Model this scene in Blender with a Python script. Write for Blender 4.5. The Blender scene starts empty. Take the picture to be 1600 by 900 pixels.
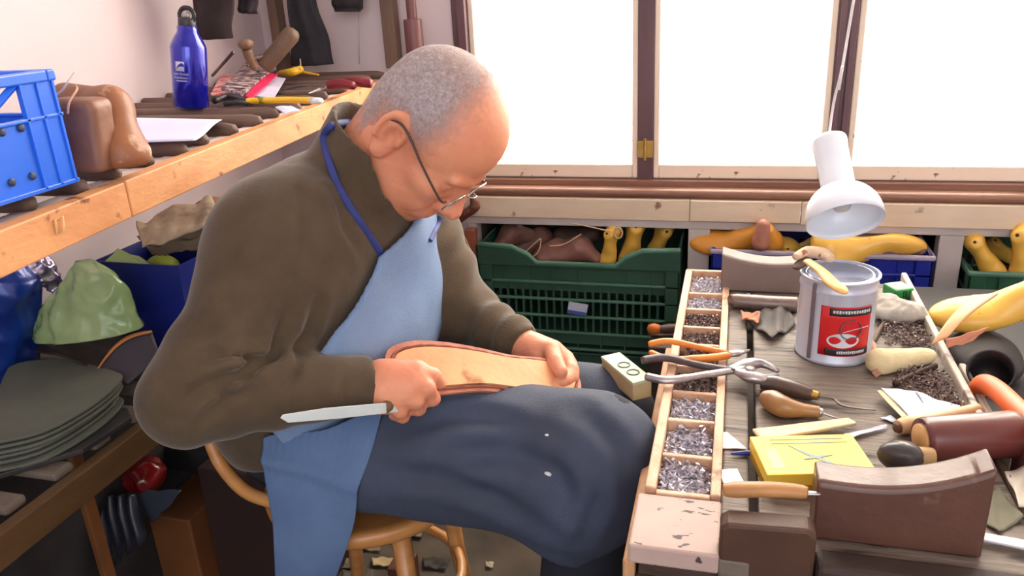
import bpy, math, random
import numpy as np
from mathutils import Vector, Matrix, Euler
random.seed(7); rng = np.random.default_rng(7)
scn = bpy.context.scene; COL = scn.collection
# ------------------------------------------------------------------ camera
CAM_H = 1.2; FPX = 1250.0
PITCH, ROLL, YAW = math.radians(20.7), math.radians(3.1), math.radians(16.1)
Dv = Vector((-math.sin(YAW)*math.cos(PITCH), math.cos(YAW)*math.cos(PITCH), -math.sin(PITCH)))
_r = Dv.cross(Vector((0, 0, 1))).normalized(); _u = _r.cross(Dv)
Uv = _u*math.cos(ROLL)+_r*math.sin(ROLL); Rv = _r*math.cos(ROLL)-_u*math.sin(ROLL)
CP = Vector((0, 0, CAM_H))
cd = bpy.data.cameras.new('camera'); cam = bpy.data.objects.new('camera', cd); COL.objects.link(cam)
cd.sensor_width = 36; cd.lens = FPX/1600*36; cd.clip_start = .02
cam.matrix_world = Matrix(((Rv.x, Uv.x, -Dv.x, CP.x), (Rv.y, Uv.y, -Dv.y, CP.y), (Rv.z, Uv.z, -Dv.z, CP.z), (0, 0, 0, 1)))
scn.camera = cam
def ray(px, py): return Dv+Rv*((px-800)/FPX)-Uv*((py-450)/FPX)
def oz(px, py, z): v = ray(px, py); return CP+v*((z-CP.z)/v.z)
def ox(px, py, x): v = ray(px, py); return CP+v*((x-CP.x)/v.x)
def oy(px, py, y): v = ray(px, py); return CP+v*((y-CP.y)/v.y)
def od(px, py, t): return CP+ray(px, py)*t
# ------------------------------------------------------------------ light
w = bpy.data.worlds.new('daylight'); scn.world = w; w.use_nodes = True
w.node_tree.nodes['Background'].inputs[0].default_value = (.93, .96, 1, 1)
w.node_tree.nodes['Background'].inputs[1].default_value = 1.6
def area(name, loc, target, sx, sy, power, col=(1, 1, 1)):
    l = bpy.data.lights.new(name, 'AREA'); l.shape = 'RECTANGLE'; l.size = sx; l.size_y = sy; l.energy = power; l.color = col
    o = bpy.data.objects.new(name, l); COL.objects.link(o); o.location = loc
    o.rotation_euler = (Vector(target)-Vector(loc)).to_track_quat('-Z', 'Y').to_euler(); return o
area('window_daylight', (.1, 2.75, 1.75), (-.1, 1.2, .7), 2.2, 1.5, 190, (1, .96, .9))
area('rear_fill_light', (.9, -1.7, 2.1), (-.3, 1.1, .7), 1.8, 1.2, 17, (1, .93, .88))  # added warm fill from behind the camera; no window stands there
scn.view_settings.view_transform = 'Standard'; scn.view_settings.look = 'None'
scn.view_settings.exposure = 0.35; scn.view_settings.gamma = 1; scn.view_settings.use_curve_mapping = False
# ------------------------------------------------------------------ materials
def lin(c):
    return tuple(((v/255)/12.92 if v/255 <= .04045 else ((v/255+.055)/1.055)**2.4) for v in c)+(1,)
MATS = {}
def M(name, rgb, rough=.6, metal=0, rgb2=None, scale=12, stretch=(1, 1, 1), bump=0, bscale=60, detail=4, coat=0, trans=0, alpha=1, sheen=0, contrast=.25, emit=0, sss=0, wave=None):
    if name in MATS: return MATS[name]
    m = bpy.data.materials.new(name); m.use_nodes = True; MATS[name] = m
    nt = m.node_tree; N = nt.nodes; L = nt.links; b = N['Principled BSDF']
    b.inputs['Roughness'].default_value = rough; b.inputs['Metallic'].default_value = metal
    if coat: b.inputs['Coat Weight'].default_value = coat; b.inputs['Coat Roughness'].default_value = .1
    if trans: b.inputs['Transmission Weight'].default_value = trans
    if alpha < 1: b.inputs['Alpha'].default_value = alpha
    if sheen: b.inputs['Sheen Weight'].default_value = sheen; b.inputs['Sheen Roughness'].default_value = .4
    if sss:
        b.inputs['Subsurface Weight'].default_value = sss; b.inputs['Subsurface Radius'].default_value = (.012, .004, .002); b.inputs['Subsurface Scale'].default_value = 1
    tc = N.new('ShaderNodeTexCoord'); mp = N.new('ShaderNodeMapping'); mp.inputs['Scale'].default_value = stretch
    L.new(tc.outputs['Object'], mp.inputs[0])
    if rgb2 is None: rgb2 = tuple(max(0, v*.82) for v in rgb)
    nz = N.new('ShaderNodeTexNoise'); nz.inputs['Scale'].default_value = scale; nz.inputs['Detail'].default_value = detail
    L.new(mp.outputs[0], nz.inputs['Vector'])
    rp = N.new('ShaderNodeValToRGB'); rp.color_ramp.elements[0].position = .5-contrast; rp.color_ramp.elements[1].position = .5+contrast
    rp.color_ramp.elements[0].color = lin(rgb2); rp.color_ramp.elements[1].color = lin(rgb)
    L.new(nz.outputs[0], rp.inputs[0]); L.new(rp.outputs[0], b.inputs['Base Color'])
    if bump:
        n2 = N.new('ShaderNodeTexNoise'); n2.inputs['Scale'].default_value = bscale; n2.inputs['Detail'].default_value = 5
        L.new(mp.outputs[0], n2.inputs['Vector'])
        bp = N.new('ShaderNodeBump'); bp.inputs['Strength'].default_value = bump; bp.inputs['Distance'].default_value = .004
        L.new(n2.outputs[0], bp.inputs['Height']); L.new(bp.outputs[0], b.inputs['Normal'])
    if emit:
        b.inputs['Emission Color'].default_value = lin(rgb); b.inputs['Emission Strength'].default_value = emit
    return m
def spots(m, rgb, scale, thr, soft=.03, stretch=(1, 1, 1)):
    """worn patches or scuffs of another colour on top of a material's colour"""
    nt = m.node_tree; N = nt.nodes; L = nt.links; b = N['Principled BSDF']
    src = b.inputs['Base Color'].links[0].from_socket
    tc = N.new('ShaderNodeTexCoord'); mp = N.new('ShaderNodeMapping'); mp.inputs['Scale'].default_value = stretch; mp.inputs['Location'].default_value = (3.1, 1.7, 5.2)
    L.new(tc.outputs['Object'], mp.inputs[0])
    nz = N.new('ShaderNodeTexNoise'); nz.inputs['Scale'].default_value = scale; nz.inputs['Detail'].default_value = 6; L.new(mp.outputs[0], nz.inputs['Vector'])
    mr = N.new('ShaderNodeMapRange'); mr.inputs[1].default_value = thr-soft; mr.inputs[2].default_value = thr+soft; L.new(nz.outputs[0], mr.inputs[0])
    mx = N.new('ShaderNodeMix'); mx.data_type = 'RGBA'; L.new(mr.outputs[0], mx.inputs[0]); L.new(src, mx.inputs[6]); mx.inputs[7].default_value = lin(rgb)
    L.new(mx.outputs[2], b.inputs['Base Color']); return m
# ------------------------------------------------------------------ mesh building
class MB:
    def __init__(s): s.v = []; s.f = []; s.fm = []
    def add(s, vs, fs, mi=0):
        o = len(s.v); s.v += [tuple(p) for p in vs]; s.f += [tuple(i+o for i in f) for f in fs]; s.fm += [mi]*len(fs); return s
    def xf(s, mat, start=0):
        for i in range(start, len(s.v)): s.v[i] = tuple(mat @ Vector(s.v[i]))
        return s
    def box(s, x0, x1, y0, y1, z0, z1, mat=None, mi=0):
        vs = [Vector((x, y, z)) for z in (z0, z1) for y in (y0, y1) for x in (x0, x1)]
        if mat is not None: vs = [mat @ v for v in vs]
        return s.add(vs, [(0, 2, 3, 1), (4, 5, 7, 6), (0, 1, 5, 4), (1, 3, 7, 5), (3, 2, 6, 7), (2, 0, 4, 6)], mi)
    def tube(s, pts, r, n=10, flat=1.0, closed=False, up=None, mi=0):
        pts = [Vector(p) for p in pts]; k = len(pts); rr = r if hasattr(r, '__len__') else [r]*k
        vs = []; pn = None
        for i, p in enumerate(pts):
            if closed: t = (pts[(i+1) % k]-pts[i-1])
            else: t = (pts[min(i+1, k-1)]-pts[max(i-1, 0)])
            t.normalize()
            if pn is None:
                a = Vector(up) if up else (Vector((0, 0, 1)) if abs(t.z) < .9 else Vector((1, 0, 0)))
                nrm = (a-t*a.dot(t)).normalized()
            else:
                nrm = (pn-t*pn.dot(t)).normalized()
            pn = nrm; bn = t.cross(nrm)
            for j in range(n):
                a = 2*math.pi*j/n; vs.append(p+nrm*(math.sin(a)*rr[i]*flat)+bn*(math.cos(a)*rr[i]))
        fs = []
        m = k if closed else k-1
        for i in range(m):
            for j in range(n):
                a = i*n+j; b = i*n+(j+1) % n; c = ((i+1) % k)*n+(j+1) % n; d = ((i+1) % k)*n+j
                fs.append((a, b, c, d))
        if not closed: fs.append(tuple(range(n))[::-1]); fs.append(tuple(range((k-1)*n, k*n)))
        return s.add(vs, fs, mi)
    def lathe(s, prof, n=32, sx=1, sy=1, mat=None, mi=0):
        vs = []; fs = []; k = len(prof)
        for (r, z) in prof:
            for j in range(n):
                a = 2*math.pi*j/n; v = Vector((r*math.cos(a)*sx, r*math.sin(a)*sy, z)); vs.append(mat @ v if mat is not None else v)
        for i in range(k-1):
            for j in range(n):
                fs.append((i*n+j, i*n+(j+1) % n, (i+1)*n+(j+1) % n, (i+1)*n+j))
        fs.append(tuple(range(n))[::-1]); fs.append(tuple(range((k-1)*n, k*n)))
        return s.add(vs, fs, mi)
    def prism(s, poly, z0, z1, mat=None, mi=0):
        n = len(poly); a2 = sum(poly[i][0]*poly[(i+1) % n][1]-poly[(i+1) % n][0]*poly[i][1] for i in range(n))
        if a2 < 0: poly = poly[::-1]
        vs = [Vector((x, y, z0)) for x, y in poly]+[Vector((x, y, z1)) for x, y in poly]
        if mat is not None: vs = [mat @ v for v in vs]
        fs = [tuple(range(n))[::-1], tuple(range(n, 2*n))]+[(i, (i+1) % n, n+(i+1) % n, n+i) for i in range(n)]
        return s.add(vs, fs, mi)
    def sheet(s, fn, nu, nv, th, mi=0):
        """cloth or paper: fn(u,v)->point; given a thickness th along its normals"""
        P = [[Vector(fn(i/nu, j/nv)) for j in range(nv+1)] for i in range(nu+1)]
        top = []; bot = []
        for i in range(nu+1):
            for j in range(nv+1):
                du = P[min(i+1, nu)][j]-P[max(i-1, 0)][j]; dv = P[i][min(j+1, nv)]-P[i][max(j-1, 0)]
                n = du.cross(dv)
                n = n.normalized() if n.length > 1e-12 else Vector((0, 0, 1))
                top.append(P[i][j]+n*th/2); bot.append(P[i][j]-n*th/2)
        W = nv+1; o = len(top); fs = []
        for i in range(nu):
            for j in range(nv):
                a, b, c, d = i*W+j, (i+1)*W+j, (i+1)*W+j+1, i*W+j+1
                fs.append((a, b, c, d)); fs.append((o+d, o+c, o+b, o+a))
        rim = [i*W for i in range(nu+1)]+[nu*W+j for j in range(1, nv+1)]+[i*W+nv for i in range(nu-1, -1, -1)]+[j for j in range(nv-1, 0, -1)]
        for k in range(len(rim)):
            a, b = rim[k], rim[(k+1) % len(rim)]; fs.append((b, a, o+a, o+b))
        return s.add(top+bot, fs, mi)
def lookz(p, zdir, xhint=(1, 0, 0)):
    z = Vector(zdir).normalized(); x = Vector(xhint); x = (x-z*x.dot(z))
    if x.length < 1e-5: x = Vector((0, 1, 0)); x = x-z*x.dot(z)
    x.normalize(); y = z.cross(x)
    return Matrix(((x.x, y.x, z.x, p[0]), (x.y, y.y, z.y, p[1]), (x.z, y.z, z.z, p[2]), (0, 0, 0, 1)))
def RZ(loc, deg=0, rx=0, ry=0): return Matrix.Translation(Vector(loc)) @ Euler((math.radians(rx), math.radians(ry), math.radians(deg)), 'XYZ').to_matrix().to_4x4()
def spline(pts, n=8):
    pts = [Vector(p) for p in pts]; out = []
    for i in range(len(pts)-1):
        p0 = pts[max(i-1, 0)]; p1 = pts[i]; p2 = pts[i+1]; p3 = pts[min(i+2, len(pts)-1)]
        for k in range(n):
            t = k/n; out.append(.5*((2*p1)+(p2-p0)*t+(2*p0-5*p1+4*p2-p3)*t*t+(3*p1-p0-3*p2+p3)*t**3))
    out.append(pts[-1]); return out
def mesh_of(name, mb, mats, smooth):
    me = bpy.data.meshes.new(name); me.from_pydata(mb.v, [], mb.f); me.update()
    for m in (mats if isinstance(mats, (list, tuple)) else [mats]): me.materials.append(m)
    if len(me.materials) > 1: me.polygons.foreach_set('material_index', mb.fm)
    if smooth: me.polygons.foreach_set('use_smooth', [True]*len(me.polygons))
    return me
def finish(o, bevel, smooth, sub):
    if sub:
        m = o.modifiers.new('sub', 'SUBSURF'); m.levels = sub; m.render_levels = sub
    if bevel:
        m = o.modifiers.new('bevel', 'BEVEL'); m.width = bevel; m.segments = 2; m.limit_method = 'ANGLE'; m.angle_limit = math.radians(40)
    if smooth == 'auto':
        o.data.polygons.foreach_set('use_smooth', [True]*len(o.data.polygons))
        o.data.set_sharp_from_angle(angle=math.radians(38))
def thing(name, label, cat, loc=(0, 0, 0), rotz=0, group=None, kind=None, mat=None):
    o = bpy.data.objects.new(name, None); COL.objects.link(o); o.empty_display_size = .03
    if mat is not None: o.matrix_world = mat
    else: o.location = loc; o.rotation_euler = (0, 0, math.radians(rotz))
    o['label'] = label
    if cat: o['category'] = cat
    if group: o['group'] = group
    if kind: o['kind'] = kind
    return o
def wmat(o):
    m = o.matrix_basis.copy(); p = o.parent
    while p: m = p.matrix_basis @ m; p = p.parent
    return m
def part(name, mb, mats, parent=None, world=False, bevel=0, smooth=True, sub=0, label=None):
    if world and parent is not None:
        inv = wmat(parent).inverted(); mb.v = [tuple(inv @ Vector(p)) for p in mb.v]
    me = mesh_of(name, mb, mats, smooth is True); o = bpy.data.objects.new(name, me); COL.objects.link(o); o.parent = parent
    finish(o, bevel, smooth, sub)
    if label: o['label'] = label
    return o
def solo(name, mb, mats, label, cat, group=None, mat=None, world=True, kind=None, **k):
    """a thing of one mesh; its origin goes to the base of the mesh"""
    if world and mat is None:
        xs = [p[0] for p in mb.v]; ys = [p[1] for p in mb.v]; zs = [p[2] for p in mb.v]
        mat = Matrix.Translation(((min(xs)+max(xs))/2, (min(ys)+max(ys))/2, min(zs)))
        inv = mat.inverted(); mb.v = [tuple(inv @ Vector(p)) for p in mb.v]
    o = part(name, mb, mats, None, **k)
    if mat is not None: o.matrix_world = mat
    o['label'] = label
    if cat: o['category'] = cat
    if group: o['group'] = group
    if kind: o['kind'] = kind
    return o
def struct(name, mb, mats, parent=None, **k):
    o = part(name, mb, mats, parent, **k)
    if parent is None: o['kind'] = 'structure'
    return o
def dup(src, mat=None, label=None, group=None):
    c = src.copy(); COL.objects.link(c)
    for ch in list(src.children):
        d = ch.copy(); COL.objects.link(d); d.parent = c
        for g in list(ch.children):
            e = g.copy(); COL.objects.link(e); e.parent = d
    if mat is not None: c.matrix_world = mat
    if label: c['label'] = label
    if group: c['group'] = group
    return c
def text_mb(s, size, depth=.0004, mat=None, bend=None):
    cu = bpy.data.curves.new('t', 'FONT'); cu.body = s; cu.size = size; cu.extrude = depth; cu.align_x = 'CENTER'; cu.align_y = 'CENTER'
    o = bpy.data.objects.new('t', cu); COL.objects.link(o); dg = bpy.context.evaluated_depsgraph_get()
    me = bpy.data.meshes.new_from_object(o.evaluated_get(dg)); bpy.data.objects.remove(o)
    mb = MB(); vs = [Vector(v.co) for v in me.vertices]
    if bend: vs = [Vector((math.sin(v.x/bend)*(bend+v.z), v.y, math.cos(v.x/bend)*(bend+v.z))) for v in vs]
    if mat is not None: vs = [mat @ v for v in vs]
    mb.add(vs, [tuple(p.vertices) for p in me.polygons]); return mb
# ------------------------------------------------------------------ signed-distance modelling for bodies, cloth and lasts
def sd_cap(P, a, b, ra, rb, sc=None):
    a = np.array(a, float); b = np.array(b, float)
    if sc is not None: sc = np.array(sc); P = P*sc; a = a*sc; b = b*sc
    ba = b-a; t = np.clip(((P-a) @ ba)/max(ba @ ba, 1e-9), 0, 1)
    d = np.linalg.norm(P-a-t[:, None]*ba, axis=1)-(ra+(rb-ra)*t)
    return d if sc is None else d/ sc.max()
def sd_ell(P, c, r, R=None):
    q = P-np.array(c, float)
    if R is not None: q = q @ np.array(R)
    r = np.array(r, float); k0 = np.linalg.norm(q/r, axis=1); k1 = np.linalg.norm(q/(r*r), axis=1)
    return k0*(k0-1)/np.maximum(k1, 1e-9)
def smin(a, b, k):
    h = np.maximum(k-np.abs(a-b), 0)/k; return np.minimum(a, b)-h*h*k*.25
def smax(a, b, k): return -smin(-a, -b, k)
def snoise(P, s, seed=0):
    r = np.random.default_rng(seed); out = np.zeros(len(P))
    for k in range(6):
        d = r.normal(size=3); d /= np.linalg.norm(d); out += np.sin((P @ d)*s*(1+.35*k)+r.uniform(0, 6.28))
    return out/6
def sdf_mesh(f, lo, hi, h):
    lo = np.array(lo, float); hi = np.array(hi, float); n = np.ceil((hi-lo)/h).astype(int)+1
    B = 4; nb = (n+B-1)//B; n = nb*B+1
    cx = [lo[i]+(np.arange(nb[i])*B+B/2)*h for i in range(3)]
    C = np.stack(np.meshgrid(*cx, indexing='ij'), -1).reshape(-1, 3)
    dc = f(C); act = np.abs(dc) < B*h*1.15
    V = np.repeat(np.repeat(np.repeat(dc.reshape(nb), B, 0), B, 1), B, 2)
    V = np.pad(V, ((0, 1), (0, 1), (0, 1)), mode='edge').astype(np.float64)
    idx = np.argwhere(act.reshape(nb)); g = np.arange(B+1)
    off = np.stack(np.meshgrid(g, g, g, indexing='ij'), -1).reshape(-1, 3)
    A = (idx[:, None, :]*B+off[None]).reshape(-1, 3)
    key = (A[:, 0]*n[1]+A[:, 1])*n[2]+A[:, 2]; key = np.unique(key)
    K = np.stack([key//(n[1]*n[2]), (key//n[2]) % n[1], key % n[2]], -1)
    vals = np.concatenate([f(lo+K[i:i+400000]*h) for i in range(0, len(K), 400000)])
    V[K[:, 0], K[:, 1], K[:, 2]] = vals
    V[0] = V[-1] = np.maximum(V[0], h*.5); 
    S = V < 0; m = n-1
    cnt = np.zeros(m); acc = np.zeros(tuple(m)+(3,))
    corners = [(i, j, k) for i in (0, 1) for j in (0, 1) for k in (0, 1)]
    def sl(c): return tuple(slice(c[a], c[a]+m[a]) for a in range(3))
    for c in corners:
        for a in range(3):
            if c[a]: continue
            d = list(c); d[a] = 1
            v0 = V[sl(c)]; v1 = V[sl(d)]; x = (S[sl(c)] != S[sl(d)])
            t = np.where(x, v0/np.where(x, v0-v1, 1), 0)
            cnt += x
            for q in range(3): acc[..., q] += x*(c[q]+(t if q == a else 0))
    has = cnt > 0; ids = -np.ones(tuple(m), int); ids[has] = np.arange(has.sum())
    verts = lo+(np.argwhere(has)+acc[has]/cnt[has][:, None])*h
    F = []
    for a in range(3):
        b, c = (a+1) % 3, (a+2) % 3
        s0 = [slice(1, m[i]) for i in range(3)]; s0[a] = slice(0, m[a]); s1 = list(s0); s1[a] = slice(1, m[a]+1)
        A0 = S[tuple(s0)]; A1 = S[tuple(s1)]; e = np.argwhere(A0 != A1); e0 = e.copy()
        e0[:, b] += 1; e0[:, c] += 1; inside = A0[tuple(e.T)]
        def g_(db, dc_):
            q = e0.copy(); q[:, b] -= db; q[:, c] -= dc_; return ids[tuple(q.T)]
        Q = np.stack([g_(0, 0), g_(1, 0), g_(1, 1), g_(0, 1)], -1)
        Q[~inside] = Q[~inside][:, ::-1]; F.append(Q)
    F = np.concatenate(F); F = F[(F >= 0).all(1)]
    mb = MB(); mb.v = [tuple(p) for p in verts]; mb.f = [tuple(q) for q in F.tolist()]; mb.fm = [0]*len(mb.f); return mb
def smooth_mb(mb, it=1):
    V = np.array(mb.v); F = np.array(mb.f); E = np.concatenate([F[:, [0, 1]], F[:, [1, 2]], F[:, [2, 3]], F[:, [3, 0]]])
    for _ in range(it):
        acc = np.zeros_like(V); c = np.zeros(len(V))
        np.add.at(acc, E[:, 0], V[E[:, 1]]); np.add.at(c, E[:, 0], 1); np.add.at(acc, E[:, 1], V[E[:, 0]]); np.add.at(c, E[:, 1], 1)
        V = .5*V+.5*acc/np.maximum(c, 1)[:, None]
    mb.v = [tuple(p) for p in V]; return mb
# ------------------------------------------------------------------ setting
YW, XL = 1.98, -1.22                 # window plane, left wall
plaster = M('wall_plaster', (226, 211, 214), .9, rgb2=(216, 200, 204), scale=3, bump=.15, bscale=25)
b = MB(); b.box(XL-.1, XL, -2.2, YW+.12, 0, 2.6); struct('wall_left', b, plaster, smooth=False)
b = MB(); b.box(XL, -.665, YW, YW+.1, 0, 2.6); b.box(-.665, 1.9, YW, YW+.1, 2.3, 2.6); struct('wall_back', b, plaster, smooth=False)
b = MB(); b.box(1.9, 2.0, -2.2, YW+.12, 0, 2.6); struct('wall_right', b, plaster, smooth=False)
b = MB(); b.box(XL-.1, 2.0, -2.2, YW+.12, 2.6, 2.7); struct('ceiling', b, M('ceiling_white', (235, 230, 225), .9), smooth=False)
b = MB(); b.box(XL-.1, 2.0, -2.2, YW+.12, -.05, 0); struct('floor', b, M('floor_dusty', (96, 84, 70), .85, rgb2=(60, 50, 42), scale=9, bump=.3), smooth=False)
dkw = M('mullion_brown', (104, 72, 78), .45, rgb2=(78, 50, 56), scale=6, stretch=(4, 4, .6))
cream = spots(M('cream_paint', (226, 208, 184), .6, rgb2=(206, 184, 160), scale=5, stretch=(1, 1, 3), bump=.2, bscale=30), (120, 92, 70), 16, .70, .03)
sash = spots(M('sash_paint', (238, 222, 205), .55, rgb2=(226, 206, 186), scale=5), (110, 80, 60), 24, .69, .02)
railm = M('rail_wood', (150, 108, 86), .45, rgb2=(96, 62, 52), scale=5, stretch=(.5, 8, 8), bump=.2)
frost = bpy.data.materials.new('sheer_curtain'); frost.use_nodes = True
_n = frost.node_tree; _n.nodes.clear(); _o = _n.nodes.new('ShaderNodeOutputMaterial'); _t = _n.nodes.new('ShaderNodeBsdfTransparent'); _s = _n.nodes.new('ShaderNodeBsdfTranslucent'); _m = _n.nodes.new('ShaderNodeMixShader')
_t.inputs[0].default_value = (1, .985, .96, 1); _s.inputs[0].default_value = (.98, .93, .85, 1); _m.inputs[0].default_value = .42
_n.links.new(_t.outputs[0], _m.inputs[1]); _n.links.new(_s.outputs[0], _m.inputs[2]); _n.links.new(_m.outputs[0], _o.inputs[0])
glassm = bpy.data.materials.new('window_glass'); glassm.use_nodes = True
_n = glassm.node_tree; _n.nodes.clear(); _o = _n.nodes.new('ShaderNodeOutputMaterial'); _t = _n.nodes.new('ShaderNodeBsdfTransparent'); _g = _n.nodes.new('ShaderNodeBsdfGlossy'); _m = _n.nodes.new('ShaderNodeMixShader')
_g.inputs['Roughness'].default_value = .05; _m.inputs[0].default_value = .05
_n.links.new(_t.outputs[0], _m.inputs[1]); _n.links.new(_g.outputs[0], _m.inputs[2]); _n.links.new(_m.outputs[0], _o.inputs[0])
zb = .735
panels = [(-.645, -.228), (-.190, .208), (.252, .640), (.690, 1.1), (1.14, 1.55)]
for i, (x0, x1) in enumerate(panels):
    t = thing('window_%d' % (i+1), 'white sash window with a sheer pleated curtain', None, ((x0+x1)/2, YW, zb), kind='structure')
    b = MB()
    sw = .014; rb = .034
    b.box(x0, x0+sw, YW-.008, YW+.022, zb, 2.3); b.box(x1-sw, x1, YW-.008, YW+.022, zb, 2.3)
    b.box(x0+sw, x1-sw, YW-.008, YW+.022, zb, zb+rb); b.box(x0+sw, x1-sw, YW-.008, YW+.022, 2.25, 2.3)
    part('window_frame', b, sash, t, world=True, smooth=False, bevel=.003)
    b = MB(); b.box(x0+sw, x1-sw, YW+.012, YW+.015, zb+rb, 2.25); part('pane', b, glassm, t, world=True, smooth=False)
    ph = i*1.7
    def cur(u, v, x0=x0, x1=x1, ph=ph):
        x = x0+sw+.002+(x1-x0-2*sw-.004)*u
        a = .0045*(1-.4*v)
        return (x, YW+.002+a*math.sin(u*2*math.pi*22+ph+.8*math.sin(u*17))*(.5+.5*math.sin(u*9+ph)**2), zb+rb-.004+(1.50)*v)
    b = MB(); b.sheet(cur, 260, 4, .0006); part('curtain', b, frost, t, world=True)
b = MB(); b.box(-.668, -.645, YW-.03, YW+.04, zb-.01, 2.3); b.box(-.684, -.668, YW-.018, YW+.04, zb-.01, 2.3); struct('trim_1', b, dkw, smooth=False, bevel=.003)
for k, (x0, x1) in enumerate([(-.228, -.190), (.208, .252), (.64, .69), (1.1, 1.14)]):
    b = MB(); b.box(x0, x1, YW-.012, YW+.04, zb-.01, 2.3)
    if k == 1: b.box(x0+.004, x0+.018, YW-.02, YW-.012, zb, 2.3); b.box(x0+.026, x1-.004, YW-.02, YW-.012, zb, 2.3)
    struct('trim_%d' % (k+2), b, dkw, smooth=False, bevel=.002)
# brass hinge on the first mullion
brass = M('brass', (196, 160, 90), .35, .8, rgb2=(160, 120, 60), scale=30)
hp = oy(1008, 233, YW-.012); t = thing('brass_hinge', 'small brass hinge on the dark post between left and middle window', 'hinge', hp)
b = MB(); b.box(-.019, -.003, -.004, 0, -.021, .021); b.box(.003, .019, -.004, 0, -.021, .021); part('leaf', b, brass, t, smooth=False, bevel=.001)
b = MB(); b.tube([(0, -.004, -.027), (0, -.004, .027)], .004, 10); part('pin', b, brass, t, smooth='auto')
# sill, fascia boards
b = MB(); b.box(-.70, 1.9, 1.905, YW+.03, zb-.035, zb-.016); b.tube([(-.70, 1.908, zb-.022), (1.9, 1.908, zb-.022)], .011, 10); b.box(-.70, 1.9, YW-.03, YW+.03, zb-.016, zb-.002); struct('trim_6', b, railm, smooth='auto')
for k, (x0, x1, dz, dy) in enumerate([(-.66, -.095, 0, 0), (-.094, .155, .002, -.003), (.157, 1.9, -.001, -.001)]):
    b = MB(); b.box(x0, x1, 1.893+dy, 1.915, .648+dz, zb-.034); struct('trim_%d' % (7+k), b, cream, smooth=False, bevel=.002)
grayp = M('shelf_post_paint', (196, 188, 186), .7, rgb2=(168, 160, 160), scale=8)
b = MB(); b.box(-.66, 1.9, 1.899, YW+.03, .628, .647); struct('trim_10', b, grayp, smooth=False, bevel=.002)
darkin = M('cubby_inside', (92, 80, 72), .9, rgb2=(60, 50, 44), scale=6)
for k, (x0, x1) in enumerate([(-.66, -.635), (-.097, -.046), (.455, .505), (.96, 1.01)]):
    b = MB(); b.box(x0, x1, 1.90, 1.94, .0, .628); struct('trim_%d' % (11+k), b, grayp, smooth=False, bevel=.002)
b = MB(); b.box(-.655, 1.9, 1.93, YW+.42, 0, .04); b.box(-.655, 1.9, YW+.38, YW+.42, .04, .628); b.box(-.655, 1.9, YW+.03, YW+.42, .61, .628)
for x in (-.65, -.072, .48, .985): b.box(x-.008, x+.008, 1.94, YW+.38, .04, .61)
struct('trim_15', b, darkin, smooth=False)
# ================================================================== the cobbler
def V3(v): return np.array([v[0], v[1], v[2]], float)
E0 = V3(od(660, 203, 1.13))                      # midpoint between the ears
HP, HY = math.radians(57), math.radians(-8)
Rh = (Euler((0, 0, HY)).to_matrix() @ Euler((0, HP, 0)).to_matrix() @ Euler((math.radians(2), 0, 0)).to_matrix())
RH3 = np.array(Rh)
HS = .97
def hw(p): return RH3 @ (np.array(p, float)*HS)+E0     # head-local point to the room
RS, RE, RWr = V3(od(424, 392, 1.06)), V3(od(294, 624, 1.0)), V3(od(578, 606, 1.08))
LSh = np.array([-.56, 1.235, .90]); LE, LWr = V3(od(722, 488, 1.36)), V3(od(822, 543, 1.27))
PEL = np.array([-.655, 1.06, .585]); MIDY = 1.06
def lap_d(P): pass
skin = M('skin', (226, 158, 122), .5, rgb2=(206, 128, 98), scale=14, sss=.12, bump=.12, bscale=160, contrast=.3)
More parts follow.
